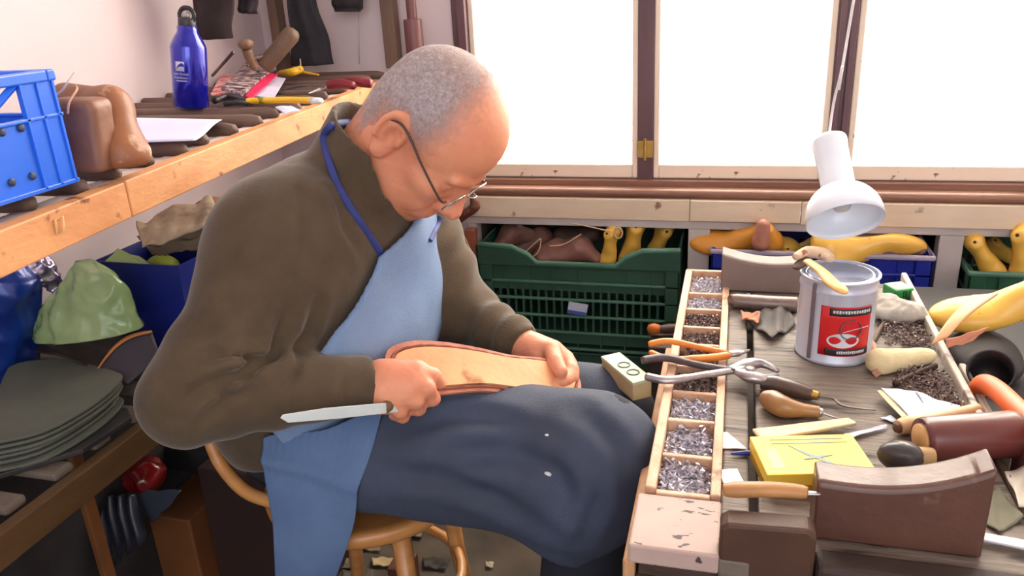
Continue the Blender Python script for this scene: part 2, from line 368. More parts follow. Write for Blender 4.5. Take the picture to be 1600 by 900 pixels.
# --- head in its own axes (x to the face, y to his left, z to the crown)
def head_local(q):
    ay = np.abs(q[:, 1]); qm = np.stack([q[:, 0], ay, q[:, 2]], 1)
    d = sd_ell(q, (.001, 0, .047), (.094, .077, .087))
    d = smin(d, sd_ell(q, (.04, 0, .052), (.058, .064, .06)), .03)
    d = smin(d, sd_ell(q, (.05, 0, -.022), (.052, .056, .07)), .035)
    d = smin(d, sd_cap(qm, (-.002, .05, -.045), (.064, .024, -.092), .021, .018), .035)
    d = smin(d, sd_ell(q, (.082, 0, -.095), (.021, .021, .017)), .022)
    d = smin(d, sd_ell(q, (.03, 0, -.075), (.05, .042, .025)), .03)                      # under the jaw
    d = smin(d, sd_ell(qm, (.068, .044, -.012), (.024, .02, .018)), .022)
    d = smin(d, sd_ell(qm, (.07, .032, -.048), (.024, .02, .026)), .02)                   # cheek
    d = smax(d, -sd_ell(qm, (.107, .033, .006), (.018, .019, .013)), .014)
    d = smin(d, sd_ell(qm, (.083, .033, .006), (.0135, .0145, .0125)), .004)            # lids
    d = smax(d, -sd_cap(qm, (.0985, .023, .004), (.0925, .043, .005), .0012, .0012), .002)
    d = smin(d, sd_cap(qm, (.101, .012, .026), (.091, .047, .028), .0075, .006), .012)
    n = sd_cap(q, (.099, 0, .016), (.121, 0, -.03), .0075, .0115)
    n = smin(n, sd_ell(q, (.122, 0, -.034), (.0115, .0115, .010)), .01)
    n = smin(n, sd_ell(qm, (.110, .0135, -.036), (.011, .0075, .0085)), .007)
    d = smin(d, n, .012)
    d = smax(d, -sd_ell(qm, (.116, .0068, -.046), (.0055, .0032, .004)), .003)
    d = smin(d, sd_ell(q, (.092, 0, -.064), (.017, .03, .022)), .014)
    d = smin(d, sd_ell(q, (.103, 0, -.0605), (.0075, .022, .0055)), .005)
    d = smin(d, sd_ell(q, (.1015, 0, -.0715), (.0075, .019, .006)), .005)
    d = smax(d, -sd_cap(qm, (.111, 0, -.066), (.096, .024, -.067), .0012, .001), .003)
    d = smax(d, -sd_cap(qm, (.094, .026, -.035), (.083, .034, -.064), .0015, .001), .006)  # fold beside the mouth
    # ears
    c = np.array((-.012, .079, .004)); u = qm-c
    a = math.radians(14); ex = u[:, 0]*math.cos(a)+u[:, 2]*math.sin(a); ez = -u[:, 0]*math.sin(a)+u[:, 2]*math.cos(a)
    sp = math.radians(24); ey = u[:, 1]*math.cos(sp)+ex*math.sin(sp); ex2 = ex*math.cos(sp)-u[:, 1]*math.sin(sp)
    e = np.stack([ex2, ey, ez], 1)
    e = e*.9; ex2 = e[:, 0]; ey = e[:, 1]; ez = e[:, 2]
    ear = sd_ell(e, (0, 0, 0), (.0185, .0055, .0325))
    rr = np.sqrt((ex2/.0165)**2+(ez/.0295)**2); tor = np.sqrt(((rr-1)*.019)**2+(ey-.004)**2)-.0042
    tor = np.maximum(tor, -(ez+.012)+(-.5*0))
    ear = smin(ear, tor, .004)
    ear = smin(ear, sd_ell(e, (-.001, .002, -.029), (.010, .005, .010)), .006)
    ear = smax(ear, -sd_ell(e, (.004, .008, -.002), (.0095, .0075, .015)), .004)
    ear = smin(ear, sd_ell(e, (.0135, .003, -.004), (.004, .004, .006)), .004)
    ear = smax(ear, -sd_cap(e, (-.007, .007, .016), (.006, .007, .020), .003, .002), .003)
    return smin(d, ear, .006)
NB = np.array([-.545, 1.06, .925])                 # base of the neck
def skin_head(P):
    q = (P-E0) @ RH3/HS
    d = head_local(q)*HS
    nk = sd_cap(P, hw((-.03, 0, -.012)), NB, .056, .064)
    d = smin(d, nk, .03)
    return d+.0004*snoise(P, 260, 3)
lo = np.minimum(E0-.17, NB-.09); hi = E0+.18
headm = sdf_mesh(skin_head, lo, hi, .0026)
# --- hands: palm box plus five jointed fingers
def hand_sdf(palm, fingers):
    def f(P):
        d = None
        for (a, b, ra, rb) in palm:
            e = sd_cap(P, a, b, ra, rb); d = e if d is None else smin(d, e, .014)
        for fg in fingers:
            e = None
            for i in range(len(fg)-1):
                (a, ra), (b2, rb) = fg[i], fg[i+1]
                c = sd_cap(P, a, b2, ra, rb); e = c if e is None else smin(e, c, .004)
            d = smin(d, e, .005)
        return d+.0003*snoise(P, 420, 5)
    return f
def pp(px, py, t): return V3(od(px, py, t))
# near (right) hand: fist over the knife handle, back of the hand to the viewer, knuckles to the right
rw = pp(585, 601, 1.085)
RHp = [(rw, pp(612, 598, 1.078), .026, .027), (pp(600, 590, 1.078), pp(650, 583, 1.082), .024, .0185), (pp(602, 603, 1.074), pp(645, 598, 1.072), .024, .0185),
       (pp(602, 614, 1.074), pp(635, 613, 1.07), .023, .0175), (pp(598, 622, 1.078), pp(618, 627, 1.072), .020, .016)]
RHf = [[(pp(650, 581, 1.08), .0135), (pp(676, 588, 1.088), .0115), (pp(690, 603, 1.105), .0100), (pp(681, 610, 1.118), .0092)],      # index, over the leather edge
       [(pp(645, 596, 1.068), .0135), (pp(667, 607, 1.072), .0118), (pp(676, 623, 1.088), .0102), (pp(662, 628, 1.104), .0092)],
       [(pp(634, 611, 1.066), .0130), (pp(650, 626, 1.068), .0112), (pp(654, 638, 1.084), .0100), (pp(640, 640, 1.100), .0090)],
       [(pp(617, 624, 1.068), .0122), (pp(625, 641, 1.070), .0106), (pp(629, 650, 1.084), .0094), (pp(617, 648, 1.098), .0086)],
       [(pp(612, 588, 1.10), .0150), (pp(640, 590, 1.13), .0125), (pp(662, 603, 1.14), .0105), (pp(676, 612, 1.14), .0092)]]       # thumb, on the far side
fr = hand_sdf([(RE+(RWr-RE)*.7, rw, .030, .026)]+RHp, RHf)
allp = np.array([p for a in RHp for p in a[:2]]+[p for g in RHf for p, _ in g]+[RE+(RWr-RE)*.7])
rhand = sdf_mesh(fr, allp.min(0)-.035, allp.max(0)+.035, .0021)
# far (left) hand: thumb on top of the leather, fingers under it
lw = pp(824, 545, 1.262)
LHp = [(lw, pp(845, 550, 1.25), .026, .022), (pp(840, 547, 1.25), pp(864, 548, 1.245), .021, .0165), (pp(842, 558, 1.235), pp(872, 562, 1.235), .018, .015), (pp(845, 552, 1.262), pp(876, 564, 1.255), .018, .0155)]
LHf = [[(pp(848, 545, 1.235), .0155), (pp(862, 548, 1.222), .0145), (pp(868, 566, 1.195), .0125), (pp(876, 580, 1.178), .0110)],     # thumb
       [(pp(866, 548, 1.247), .0135), (pp(884, 560, 1.240), .0120), (pp(893, 578, 1.212), .0110), (pp(884, 593, 1.19), .0095)],
       [(pp(872, 558, 1.247), .0135), (pp(889, 570, 1.232), .0120), (pp(893, 590, 1.205), .0108), (pp(876, 598, 1.182), .0095)],
       [(pp(874, 562, 1.24), .013), (pp(888, 582, 1.222), .0115), (pp(882, 597, 1.198), .0100), (pp(862, 600, 1.18), .009)],
       [(pp(870, 566, 1.235), .012), (pp(876, 586, 1.22), .0105), (pp(866, 598, 1.198), .0092), (pp(848, 601, 1.185), .0083)]]
fl = hand_sdf([(LE+(LWr-LE)*.6, lw, .029, .025)]+LHp, LHf)
allp = np.array([p for a in LHp for p in a[:2]]+[p for g in LHf for p, _ in g]+[LE+(LWr-LE)*.6])
lhand = sdf_mesh(fl, allp.min(0)-.035, allp.max(0)+.035, .0021)
# --- body under the clothes
RHip, LHip = np.array([-.615, .965, .565]), np.array([-.615, 1.155, .565])
RK, LK = V3(od(936, 697, 1.12)), V3(od(947, 650, 1.29))
RAn, LAn = RK+np.array([-.06, .02, -.46]), LK+np.array([-.04, .02, -.44])
def torso(P, g=0.):
    sc = (1, .70, 1)
    d = sd_cap(P, (-.655, MIDY, .60), (-.61, MIDY, .73), .135+g, .132+g, sc)
    d = smin(d, sd_cap(P, (-.61, MIDY, .73), (-.585, MIDY, .85), .130+g, .115+g, sc), .06)
    d = smin(d, sd_cap(P, (-.59, .93, .875), (-.58, 1.19, .875), .075+g, .075+g), .06)
    return d
def body_under(P):
    d = torso(P, -.025)
    for a, b_, ra, rb in ((RS, RE, .045, .035), (RE, RE+(RWr-RE)*.8, .035, .028), (LSh, LE, .045, .035), (LE, LE+(LWr-LE)*.75, .035, .028),
                          (RHip, RK, .07, .05), (LHip, LK, .07, .05), (RK, RAn, .05, .035), (LK, LAn, .05, .035)):
        d = smin(d, sd_cap(P, a, b_, ra, rb), .03)
    d = smin(d, sd_cap(P, NB, (-.575, MIDY, .87), .06, .07), .03)
    return d
under = sdf_mesh(body_under, (-.95, .6, .05), (.08, 1.42, 1.02), .011)
for m2 in (headm, rhand, lhand): under.add(m2.v, m2.f)
man = thing('person', 'bald grey-haired man in brown fleece and denim apron bent over his work', 'person', (-.62, 1.06, 0))
part('body', under, skin, man, world=True)
# --- sweater
olive = M('olive_fleece', (86, 71, 52), .95, rgb2=(70, 57, 42), scale=22, bump=.25, bscale=420, sheen=.25)
def folds(P, a, b_, amp, f, seed, lo_=0, hi_=1):
    a = np.array(a); b_ = np.array(b_); ba = b_-a; L2 = ba @ ba; t = ((P-a) @ ba)/L2; w_ = np.exp(-((t-(lo_+hi_)/2)/((hi_-lo_)/2+1e-6))**4)
    rad_ = np.linalg.norm(P-a-np.clip(t, 0, 1)[:, None]*ba, axis=1); w_ = w_*np.exp(-(rad_/.085)**6)
    return amp*w_*np.sin(t*f+3.4*snoise(P, 18, seed)+((P-a)[:, 1])*14)
def vseg(P, a, b_):
    ba = b_-a; t = np.clip(((P-a) @ ba)/max(ba @ ba, 1e-9), 0, 1); return np.linalg.norm(P-a-t[:, None]*ba, axis=1)
def groove(P, lines):
    out = np.zeros(len(P))
    for pts_, w_, dp in lines:
        n_ = len(pts_)-1
        dd = np.min([vseg(P, pts_[i], pts_[i+1]) for i in range(n_)], axis=0)
        e0, e1 = np.linalg.norm(P-pts_[0], axis=1), np.linalg.norm(P-pts_[-1], axis=1); L_ = np.linalg.norm(pts_[0]-pts_[-1]); fade = np.clip(np.minimum(e0, e1)/(.25*L_+.01), 0, 1)
        out += fade*dp*1.55*(np.exp(-(dd/w_)**2)-.55*np.exp(-((dd-2.1*w_)/(1.1*w_))**2))
    return out
def hit(f, px, py, t0=.6, t1=1.8, gap=0.0):
    r = V3(ray(px, py)); L_ = np.linalg.norm(r); t = t0
    for _ in range(140):
        d = float(f((V3(CP)+r*t)[None])[0])-gap
        if d < .0004: break
        t += max(d, .0008)*.6/L_
        if t > t1: break
    return Vector(V3(CP)+r*t)
CREASES = []; LAPC = []
def sweater(P):
    d = torso(P, .012)
    d = smin(d, sd_cap(P, RS+np.array([.0, .03, .0]), RE, .080, .056), .055)
    d = smin(d, sd_cap(P, LSh, LE, .078, .058), .055)
    d = smin(d, sd_cap(P, (-.60, .94, .865), (-.60, 1.17, .865), .085, .085), .06)
    fo = None
    for Wp, Ep, r0, r1 in ((rw, RE, .056, .039), (lw, LE, .055, .037)):
        c = sd_cap(P, Ep, Wp, r0, r1); ax = (Wp-Ep)/np.linalg.norm(Wp-Ep); s_ = (P-Wp) @ ax
        c = smax(c, s_+.004, .005); fo = c if fo is None else np.minimum(fo, c)
    wf = folds(P, RE, RWr, .0022, 24, 1, .0, .6)+folds(P, RS, RE, .0026, 17, 2, .3, .95)+folds(P, LE, LWr, .0030, 21, 4, .2, 1.1)+folds(P, LSh, LE, .0042, 22, 6, .3, 1.1)
    d = smin(d, fo, .022)+wf+groove(P, CREASES)
    d += .0020*snoise(P, 22, 8)+.0008*snoise(P, 70, 9)
    d = smax(d, -(P[:, 2]-(.555+.25*(P[:, 0]+.62))), .01)
    # stand collar round the neck
    ax = (V3(hw((-.03, 0, -.012)))-NB); L_ = np.linalg.norm(ax); ax = ax/L_
    rel = P-NB; h_ = rel @ ax; rad = np.linalg.norm(rel-h_[:, None]*ax, axis=1)
    front = rel[:, 0]-h_*ax[0]
    top = .098-1.25*np.maximum(front-.01, 0)
    col = np.maximum(np.abs(rad-(.078+.10*np.maximum(h_, 0)*np.where(front < 0, .8, .35)))-.0045, np.maximum(h_-top, -h_-.07))
    d = smin(d, col, .012)
    d = smax(d, -np.maximum(rad-(.070+.08*np.maximum(h_, 0)), -(h_+.01)), .006)
    return d
CREASES = [([V3(hit(sweater, *p)) for p in line], w_, dp) for line, w_, dp in [
    ([(452, 470), (436, 520), (428, 556), (400, 574), (352, 592), (300, 618), (262, 650)], .008, .0085),
    ([(425, 560), (380, 560), (330, 556), (300, 560)], .007, .0055), ([(400, 600), (352, 618), (318, 655)], .007, .005),
    ([(470, 560), (455, 590), (430, 612)], .006, .004), ([(540, 580), (530, 610), (536, 634)], .005, .003), ([(350, 480), (330, 520), (300, 545)], .009, .004),
    ([(452, 250), (470, 310), (474, 380), (462, 450)], .007, .0035), ([(520, 300), (540, 360), (566, 400)], .008, .003), ([(495, 470), (480, 520), (455, 560)], .008, .005)]]
sw_ = smooth_mb(sdf_mesh(sweater, (-1.0, .58, .5), (-.05, 1.42, 1.12), .0045), 2)
part('sweater', sw_, olive, man, world=True)
# --- trousers and shoes
navy = M('navy_trousers', (30, 34, 48), .9, rgb2=(22, 25, 36), scale=18, bump=.2, bscale=200)
def trousers(P):
    d = smin(sd_cap(P, RHip, RK, .088, .066), sd_cap(P, LHip, LK, .088, .066), .03)
    d = smin(d, sd_cap(P, (-.65, .97, .575), (-.65, 1.15, .575), .10, .10), .04)
    d = smin(d, smin(sd_cap(P, RK, RAn, .068, .055), sd_cap(P, LK, LAn, .068, .055), .01), .03)
    return d+.004*snoise(P, 24, 12)
part('trousers', smooth_mb(sdf_mesh(trousers, (-.85, .8, .09), (.03, 1.32, .72), .009), 1), navy, man, world=True)
shm = M('black_leather', (34, 32, 32), .45, scale=20)
for A in (RAn, LAn):
    def shoe(P, A=A):
        d = sd_cap(P, (A[0], A[1], .075), (A[0]-.02, A[1], .045), .05, .045)
        d = smin(d, sd_cap(P, (A[0]-.03, A[1], .045), (A[0]+.17, A[1]-.01, .035), .042, .034), .03)
        return smax(d, -(P[:, 2]-.004), .004)
    part('shoe', sdf_mesh(shoe, (A[0]-.11, A[1]-.09, -.02), (A[0]+.25, A[1]+.09, .17), .007), shm, man, world=True)
# --- apron: bib, neck straps, lap and the flap hanging at his side
denim = M('denim_light', (128, 152, 186), .85, rgb2=(100, 124, 162), scale=9, bump=.35, bscale=500, contrast=.3)
denimd = spots(M('denim_lap_worn', (64, 74, 98), .78, rgb2=(44, 50, 66), scale=7, bump=.3, bscale=500, contrast=.3), (205, 208, 212), 26, .765, .01)
def apron_bib(P):
    s = torso(P, .012); s += .0020*snoise(P, 22, 8)
    d = np.maximum(np.abs(s-.010+.003*snoise(P, 30, 21))-.0042, 0) - .0
    d = np.abs(s-.012+.004*snoise(P, 26, 21))-.0042
    z = P[:, 2]; yl = np.interp(z, [.60, .70, .78, .85, .90, .94], [.80, .82, .875, .945, .975, .985])
    d = smax(d, (yl-P[:, 1]), .004); d = smax(d, P[:, 1]-(2*MIDY-yl), .004)
    d = smax(d, z-(.868+.22*(P[:, 1]-.98)), .004); d = smax(d, .60-z, .004)
    return smax(d, -(P[:, 0]+np.interp(z, [.62, .68, .74], [.585, .60, .655])), .004)
apr = part('apron', smooth_mb(sdf_mesh(apron_bib, (-.74, .76, .58), (-.38, 1.34, .97), .0036), 1), denim, man, world=True)
def lap(P):
    gx = np.clip((P[:, 0]+.62)/.55, 0, 1)
    d = smin(sd_cap(P, RHip+np.array([0, 0, .01]), RK, .100, .074), sd_cap(P, LHip+np.array([0, 0, .01]), LK, .100, .074), .05)
    side = sd_cap(P, (-.56, .915, .545), RK+np.array([-.01, -.01, -.07]), .070, .075)
    d = smin(d, side, .05)
    d = smin(d, sd_cap(P, RK+np.array([0, -.005, -.02]), RK+np.array([-.07, .0, -.20]), .073, .062), .05)
    d = smin(d, sd_cap(P, LK+np.array([0, 0, -.02]), LK+np.array([-.06, .0, -.19]), .073, .062), .05)
    d += .0050*snoise(P, 15, 31)+.0022*snoise(P, 40, 32)+groove(P, LAPC)
    inn = smin(sd_cap(P, RHip, RK, .085, .064), sd_cap(P, LHip, LK, .085, .064), .10)
    cut = np.interp(P[:, 0], [-.62, -.45, -.30, -.15, -.05], [.505, .50, .465, .40, .37])
    d = smax(d, cut-P[:, 2], .008)
    hollow = np.maximum(d+.012, P[:, 2]-cut-.06)
    return smax(d, -hollow, .006)
LAPC = [([V3(hit(lap, *p)) for p in line], w_, dp) for line, w_, dp in [
    ([(620, 668), (700, 650), (790, 660), (860, 690)], .012, .006), ([(900, 640), (960, 690), (985, 760)], .012, .005), ([(700, 720), (790, 700), (870, 740), (900, 800)], .014, .007),
    ([(590, 740), (680, 745), (780, 780), (850, 830)], .013, .006), ([(940, 740), (930, 800), (905, 850)], .010, .005)]]
part('apron_skirt', smooth_mb(sdf_mesh(lap, (-.78, .76, .30), (.08, 1.40, .78), .0065), 2), denimd, man, world=True, label='dark worn lap of the apron')
# --- hair: cropped grey round the sides and back, thin on the crown
def attr_mat(name, rgb, rgb2):
    m = M(name, rgb, .75, rgb2=rgb2, scale=260, bump=.5, bscale=420); nt = m.node_tree; N = nt.nodes; L = nt.links; b_ = N['Principled BSDF']
    at = N.new('ShaderNodeAttribute'); at.attribute_name = 'hair_cover'; nz = N.new('ShaderNodeTexNoise'); nz.inputs['Scale'].default_value = 120; nz.inputs['Detail'].default_value = 8
    tc = N.new('ShaderNodeTexCoord'); L.new(tc.outputs['Object'], nz.inputs['Vector'])
    a = N.new('ShaderNodeMath'); a.operation = 'MULTIPLY_ADD'; a.inputs[1].default_value = .7; a.inputs[2].default_value = -.35; L.new(nz.outputs[0], a.inputs[0])
    c = N.new('ShaderNodeMath'); c.operation = 'ADD'; c.use_clamp = True; L.new(a.outputs[0], c.inputs[0]); L.new(at.outputs['Fac'], c.inputs[1])
    L.new(c.outputs[0], b_.inputs['Alpha']); return m
def hair_region(q):
    x, z = q[:, 0], q[:, 2]
    r1 = np.minimum((.052-x-.25*np.abs(z-.07)), z-(.012-1.6*np.maximum(x-.035, 0)*0))       # side and crown
    back = np.minimum(-x-.022, z+.062)                                                      # nape
    link = np.minimum(.004-x, z+.012-.9*np.maximum(x+.03, 0))                              # round behind the ear
    return np.maximum(np.maximum(r1, back), link)
def hair_f(P):
    q = (P-E0) @ RH3/HS
    d = (sd_ell(q, (.001, 0, .047), (.094, .077, .087)))
    d = smin(d, sd_ell(q, (.04, 0, .052), (.058, .064, .06)), .03)
    d = smin(d, sd_ell(q, (.05, 0, -.022), (.052, .056, .07)), .035)
    d = smin(d*HS, sd_cap(P, hw((-.03, 0, -.012)), NB, .056, .064), .03)+.0004*snoise(P, 260, 3)
    d = np.maximum(d-.0022, -(d+.004))
    return np.maximum(d, -hair_region(q)-.004)
hm = sdf_mesh(hair_f, E0-.16, E0+.16, .003)
hv = np.array(hm.v); hq = (hv-E0) @ RH3/HS
dens = (.84-4.2*np.clip(hq[:, 2]-.085, 0, .2)-3.0*np.clip(hq[:, 0]-.0, 0, .08))*np.clip(hair_region((hv-E0) @ RH3/HS)/.045, 0, 1)
ho = part('hair', hm, attr_mat('cropped_grey_hair', (190, 180, 180), (138, 128, 130)), man, world=True)
at = ho.data.attributes.new('hair_cover', 'FLOAT', 'POINT'); at.data.foreach_set('value', dens.astype(np.float32))
# --- glasses
steel = M('thin_steel', (190, 185, 180), .25, .9, scale=30); dk = M('temple_dark', (70, 52, 46), .4)
lensm = bpy.data.materials.new('spectacle_lens'); lensm.use_nodes = True
_n = lensm.node_tree; _n.nodes.clear(); _o = _n.nodes.new('ShaderNodeOutputMaterial'); _t = _n.nodes.new('ShaderNodeBsdfTransparent'); _g = _n.nodes.new('ShaderNodeBsdfGlossy'); _m = _n.nodes.new('ShaderNodeMixShader')
_g.inputs['Roughness'].default_value = .03; _m.inputs[0].default_value = .16; _t.inputs[0].default_value = (.93, .92, .92, 1)
_n.links.new(_t.outputs[0], _m.inputs[1]); _n.links.new(_g.outputs[0], _m.inputs[2]); _n.links.new(_m.outputs[0], _o.inputs[0])
gl = part('glasses', MB().tube([hw((.117, -.010, .008)), hw((.124, -.004, .013)), hw((.124, .004, .013)), hw((.117, .010, .008))], .0012, 8), steel, man, world=True)
for sgn in (-1, 1):
    def gp(a, rx=.024, rz=.016): return (.114-.10*(abs(rx*math.cos(a)+.0))**1.2*(1 if math.cos(a)*sgn > 0 else 0), sgn*.034+rx*math.copysign(abs(math.cos(a))**.8, math.cos(a)), -.001+rz*math.copysign(abs(math.sin(a))**.8, math.sin(a)))
    ring = [hw(gp(k/28*2*math.pi)) for k in range(28)]
    b = MB(); b.tube(ring, .0011, 6, closed=True); part('rim', b, steel, gl, world=False)
    b = MB(); b.add(ring+[Vector(p)+Vector(RH3 @ np.array((.0012, 0, 0))) for p in ring], [tuple(range(28)), tuple(range(28, 56))[::-1]]+[(i, (i+1) % 28, 28+(i+1) % 28, 28+i) for i in range(28)]); part('lens', b, lensm, gl, smooth=False)
    b = MB(); b.tube(spline([hw((.108, sgn*.058, .004)), hw((.100, sgn*.070, .006)), hw((.05, sgn*.079, .018)), hw((.0, sgn*.083, .030)), hw((-.022, sgn*.085, .022)), hw((-.032, sgn*.086, .0))], 6), .0017, 8); part('temple', b, dk, gl)
# the rim, lens and temple meshes above are in room axes: bring them into the glasses' axes
for ch in gl.children:
    inv = wmat(gl).inverted()
    for v in ch.data.vertices: v.co = inv @ v.co
# --- neck straps of the apron
strapm = M('blue_strap', (44, 58, 128), .7, rgb2=(34, 44, 100), scale=30)
body_f = lambda P: np.minimum(sweater(P), apron_bib(P))
pts = [hit(sweater, *p, gap=.002) for p in [(548, 190), (520, 196), (506, 214), (512, 245), (526, 285), (548, 325), (574, 364), (592, 392), (602, 408)]]
b = MB(); b.tube(spline(pts, 5), .0055, 8, flat=.4, up=(.4, -.9, .2)); part('neck_strap', b, strapm, apr, world=True)
pts = [hit(body_f, *p, gap=.002) for p in [(672, 376), (679, 362), (685, 350), (688, 338)]]
b = MB(); b.tube(spline(pts, 5), .004, 8, flat=.5, up=(.4, -.9, .2)); part('neck_strap', b, strapm, apr, world=True)
# --- flap of the apron hanging at his side
allf = lambda P: np.minimum(np.minimum(sweater(P), lap(P)), apron_bib(P))
TL, TR = hit(allf, 412, 684, gap=.006), hit(allf, 598, 642, gap=.008)
Lp = spline([TL, oy(414, 720, TL.y-.012), oy(424, 780, TL.y-.02), oy(428, 840, TL.y-.02), oy(432, 930, TL.y-.016)], 6)
Rp = spline([TR, oy(584, 700, TR.y-.022), oy(562, 765, TR.y-.042), oy(550, 830, TR.y-.05), oy(516, 925, TR.y-.045)], 6)
def flap(u, v):
    k = v*(len(Lp)-1); i = min(int(k), len(Lp)-2); f_ = k-i
    a = Lp[i].lerp(Lp[i+1], f_); c = Rp[i].lerp(Rp[i+1], f_); p = a.lerp(c, u)
    g = math.exp(-v*5)
    off = .010*math.sin(u*math.pi)+.0016*g*math.sin(u*90)+.008*math.sin(u*7+v*3)*(1-g)*math.sin(math.pi*min(1, v*1.5))+.006*math.exp(-((v-.22-.25*u)/.05)**2)
    return p+Vector((0, -1, 0))*off+Vector((0, 0, 1))*(.004*math.sin(u*9)*g)
b = MB(); b.sheet(flap, 60, 50, .0025)
part('apron_flap', b, M('denim_flap', (96, 122, 160), .85, rgb2=(72, 96, 136), scale=9, bump=.35, bscale=500, contrast=.3), man, world=True)
# --- knife in his near hand
kt = thing('shoemakers_knife', 'long pale steel knife blade held in his near fist', 'knife', od(600, 636, 1.06))
blm = M('pale_steel', (224, 236, 238), .38, .35, rgb2=(196, 212, 216), scale=14)
K0, K1 = od(602, 637, 1.045), od(438, 652, .955)
ax = (K1-K0); LK_ = ax.length; mt = lookz(K0, ax.cross(Vector((0, 0, 1))), ax)
mt = mt @ Matrix.Rotation(math.radians(8), 4, 'X')
b = MB(); b.prism([(-.03, -.007), (.0, -.0075), (LK_*.5, -.0085), (LK_*.93, -.0075), (LK_, -.001), (LK_*.98, .003), (LK_*.6, .0065), (0, .0065), (-.03, .006)], -.0012, .0012, mat=mt)
part('blade', b, blm, kt, world=True, smooth=False, bevel=.0006)
b = MB(); b.tube([K0-ax.normalized()*.0, pp(625, 620, 1.092), pp(655, 612, 1.10)], [.008, .0105, .009], 12); part('handle', b, M('worn_handle', (120, 82, 50), .6), kt, world=True)
# --- leather sole in his hands
S0, S1 = od(640, 577, 1.10), od(890, 590, 1.195)
xa = (S1-S0).normalized(); mid = (S0+S1)/2
wv = (od(770, 533, 1.175)-od(770, 610, 1.115)); wv = (wv-xa*wv.dot(xa)).normalized(); nv = xa.cross(wv)
SM = Matrix(((xa.x, wv.x, nv.x, mid.x), (xa.y, wv.y, nv.y, mid.y), (xa.z, wv.z, nv.z, mid.z), (0, 0, 0, 1)))
def sole_outline(k, grow=0):
    c = spline([(-.150, .0, 0), (-.143, .030, 0), (-.112, .043, 0), (-.07, .042, 0), (-.02, .034, 0), (.03, .026, 0), (.085, .028, 0), (.122, .022, 0), (.138, .0, 0), (.125, -.025, 0), (.085, -.036, 0), (.03, -.034, 0), (-.02, -.030, 0), (-.07, -.033, 0), (-.115, -.036, 0), (-.143, -.024, 0), (-.150, 0, 0)], 6)[:-1]
    out = []
    for p in c:
        r = Vector((p.x, p.y, 0)); L_ = r.length; q = Vector((p.x*(1+grow/.14), p.y*(1+grow/.035), 0)); out.append((q.x, q.y))
    return out
def sag(x, y): return .016*math.sin((x+.10)*16)*(.5)+.010*math.sin(x*13-1)*0-.0
def sole_layer(grow, z0, z1):
    o = sole_outline(0, grow); xs = [p[0] for p in o]; x0, x1 = min(xs), max(xs); il, ih = xs.index(x0), xs.index(x1)
    a, c = (o[il:ih+1] if il < ih else o[il:]+o[:ih+1]), (o[ih:]+o[:il+1] if il < ih else o[ih:il+1])
    ax_, ay_ = zip(*sorted(a)); cx_, cy_ = zip(*sorted(c))
    def fn(u, v):
        s_ = .5-.5*math.cos(math.pi*u); x = x0+(x1-x0)*s_
        ya, yc = np.interp(x, ax_, ay_), np.interp(x, cx_, cy_); y = min(ya, yc)+(abs(ya-yc))*v
        return SM @ Vector((x, y, (z0+z1)/2+sag(x, y)))
    b = MB(); b.sheet(fn, 60, 12, z1-z0); return b
so = thing('leather_sole', 'tan leather shoe sole with stitched welt held across his lap', 'leather sole', mid)
part('welt', sole_layer(.006, -.004, .0), M('welt_leather', (208, 140, 112), .6, rgb2=(170, 98, 78), scale=30, bump=.4, bscale=120), so, world=True, smooth='auto')
part('insole', sole_layer(-.0055, .0005, .0045), spots(M('insole_leather', (238, 178, 128), .6, rgb2=(220, 152, 106), scale=10, bump=.2, bscale=90), (150, 96, 50), 18, .64, .06), so, world=True, smooth='auto')
def ridge(grow, z):
    o = sole_outline(0, grow); return [SM @ Vector((x, y, z+sag(x, y)+.0008*math.sin(i*2.1))) for i, (x, y) in enumerate(o)]
b = MB(); b.tube(ridge(-.002, .001), .0022, 8, closed=True, up=nv); part('channel_ridge', b, M('ridge_leather', (158, 92, 72), .7, rgb2=(120, 64, 50), scale=60), so, world=True)
# --- bentwood chair
ch = thing('bentwood_chair', 'pale bentwood chair he sits on', 'chair', (-.62, 1.05, 0))
bw = M('bentwood', (196, 140, 82), .4, rgb2=(160, 104, 56), scale=7, stretch=(1, 1, 6), coat=.2)
ZSE = .452
b = MB(); b.lathe([(.001, -.004), (.16, -.004), (.168, .004), (.17, .018), (.165, .026), (.15, .024), (.001, .018)], 48, sx=1.0, sy=1.0, mat=Matrix.Translation((-.565, 1.03, ZSE-.026))); part('seat', b, bw, ch, world=True)
for a in (45, 135, 225, 315):
    c, s_ = math.cos(math.radians(a)), math.sin(math.radians(a))
    b = MB(); b.tube([(-.565+.13*c, 1.03+.13*s_, ZSE-.025), (-.565+.15*c, 1.03+.15*s_, .22), (-.565+.18*c, 1.03+.18*s_, 0)], [.016, .014, .012], 12); part('leg', b, bw, ch, world=True)
b = MB(); b.tube([(-.565+.142*math.cos(k/30*2*math.pi), 1.03+.142*math.sin(k/30*2*math.pi), .24) for k in range(30)], .009, 8, closed=True); part('stretcher_ring', b, bw, ch, world=True)
hp_ = [oy(470, 792, .845), oy(425, 783, .85), oy(385, 768, .86), oy(352, 735, .875), oy(333, 700, .885), oy(322, 660, .90)]
top = Vector((-1.0, 1.06, .83)); q5 = hp_[-1]
hoop = hp_+[Vector((-.80, .93, .64)), Vector((-.835, .985, .70)), Vector((-.84, 1.06, .715))]
mir = [Vector((p.x, 2*1.06-p.y, p.z)) for p in hoop[:-1]][::-1]
b = MB(); b.tube(spline(hoop+mir, 5), .0105, 10); part('back_hoop', b, bw, ch, world=True)

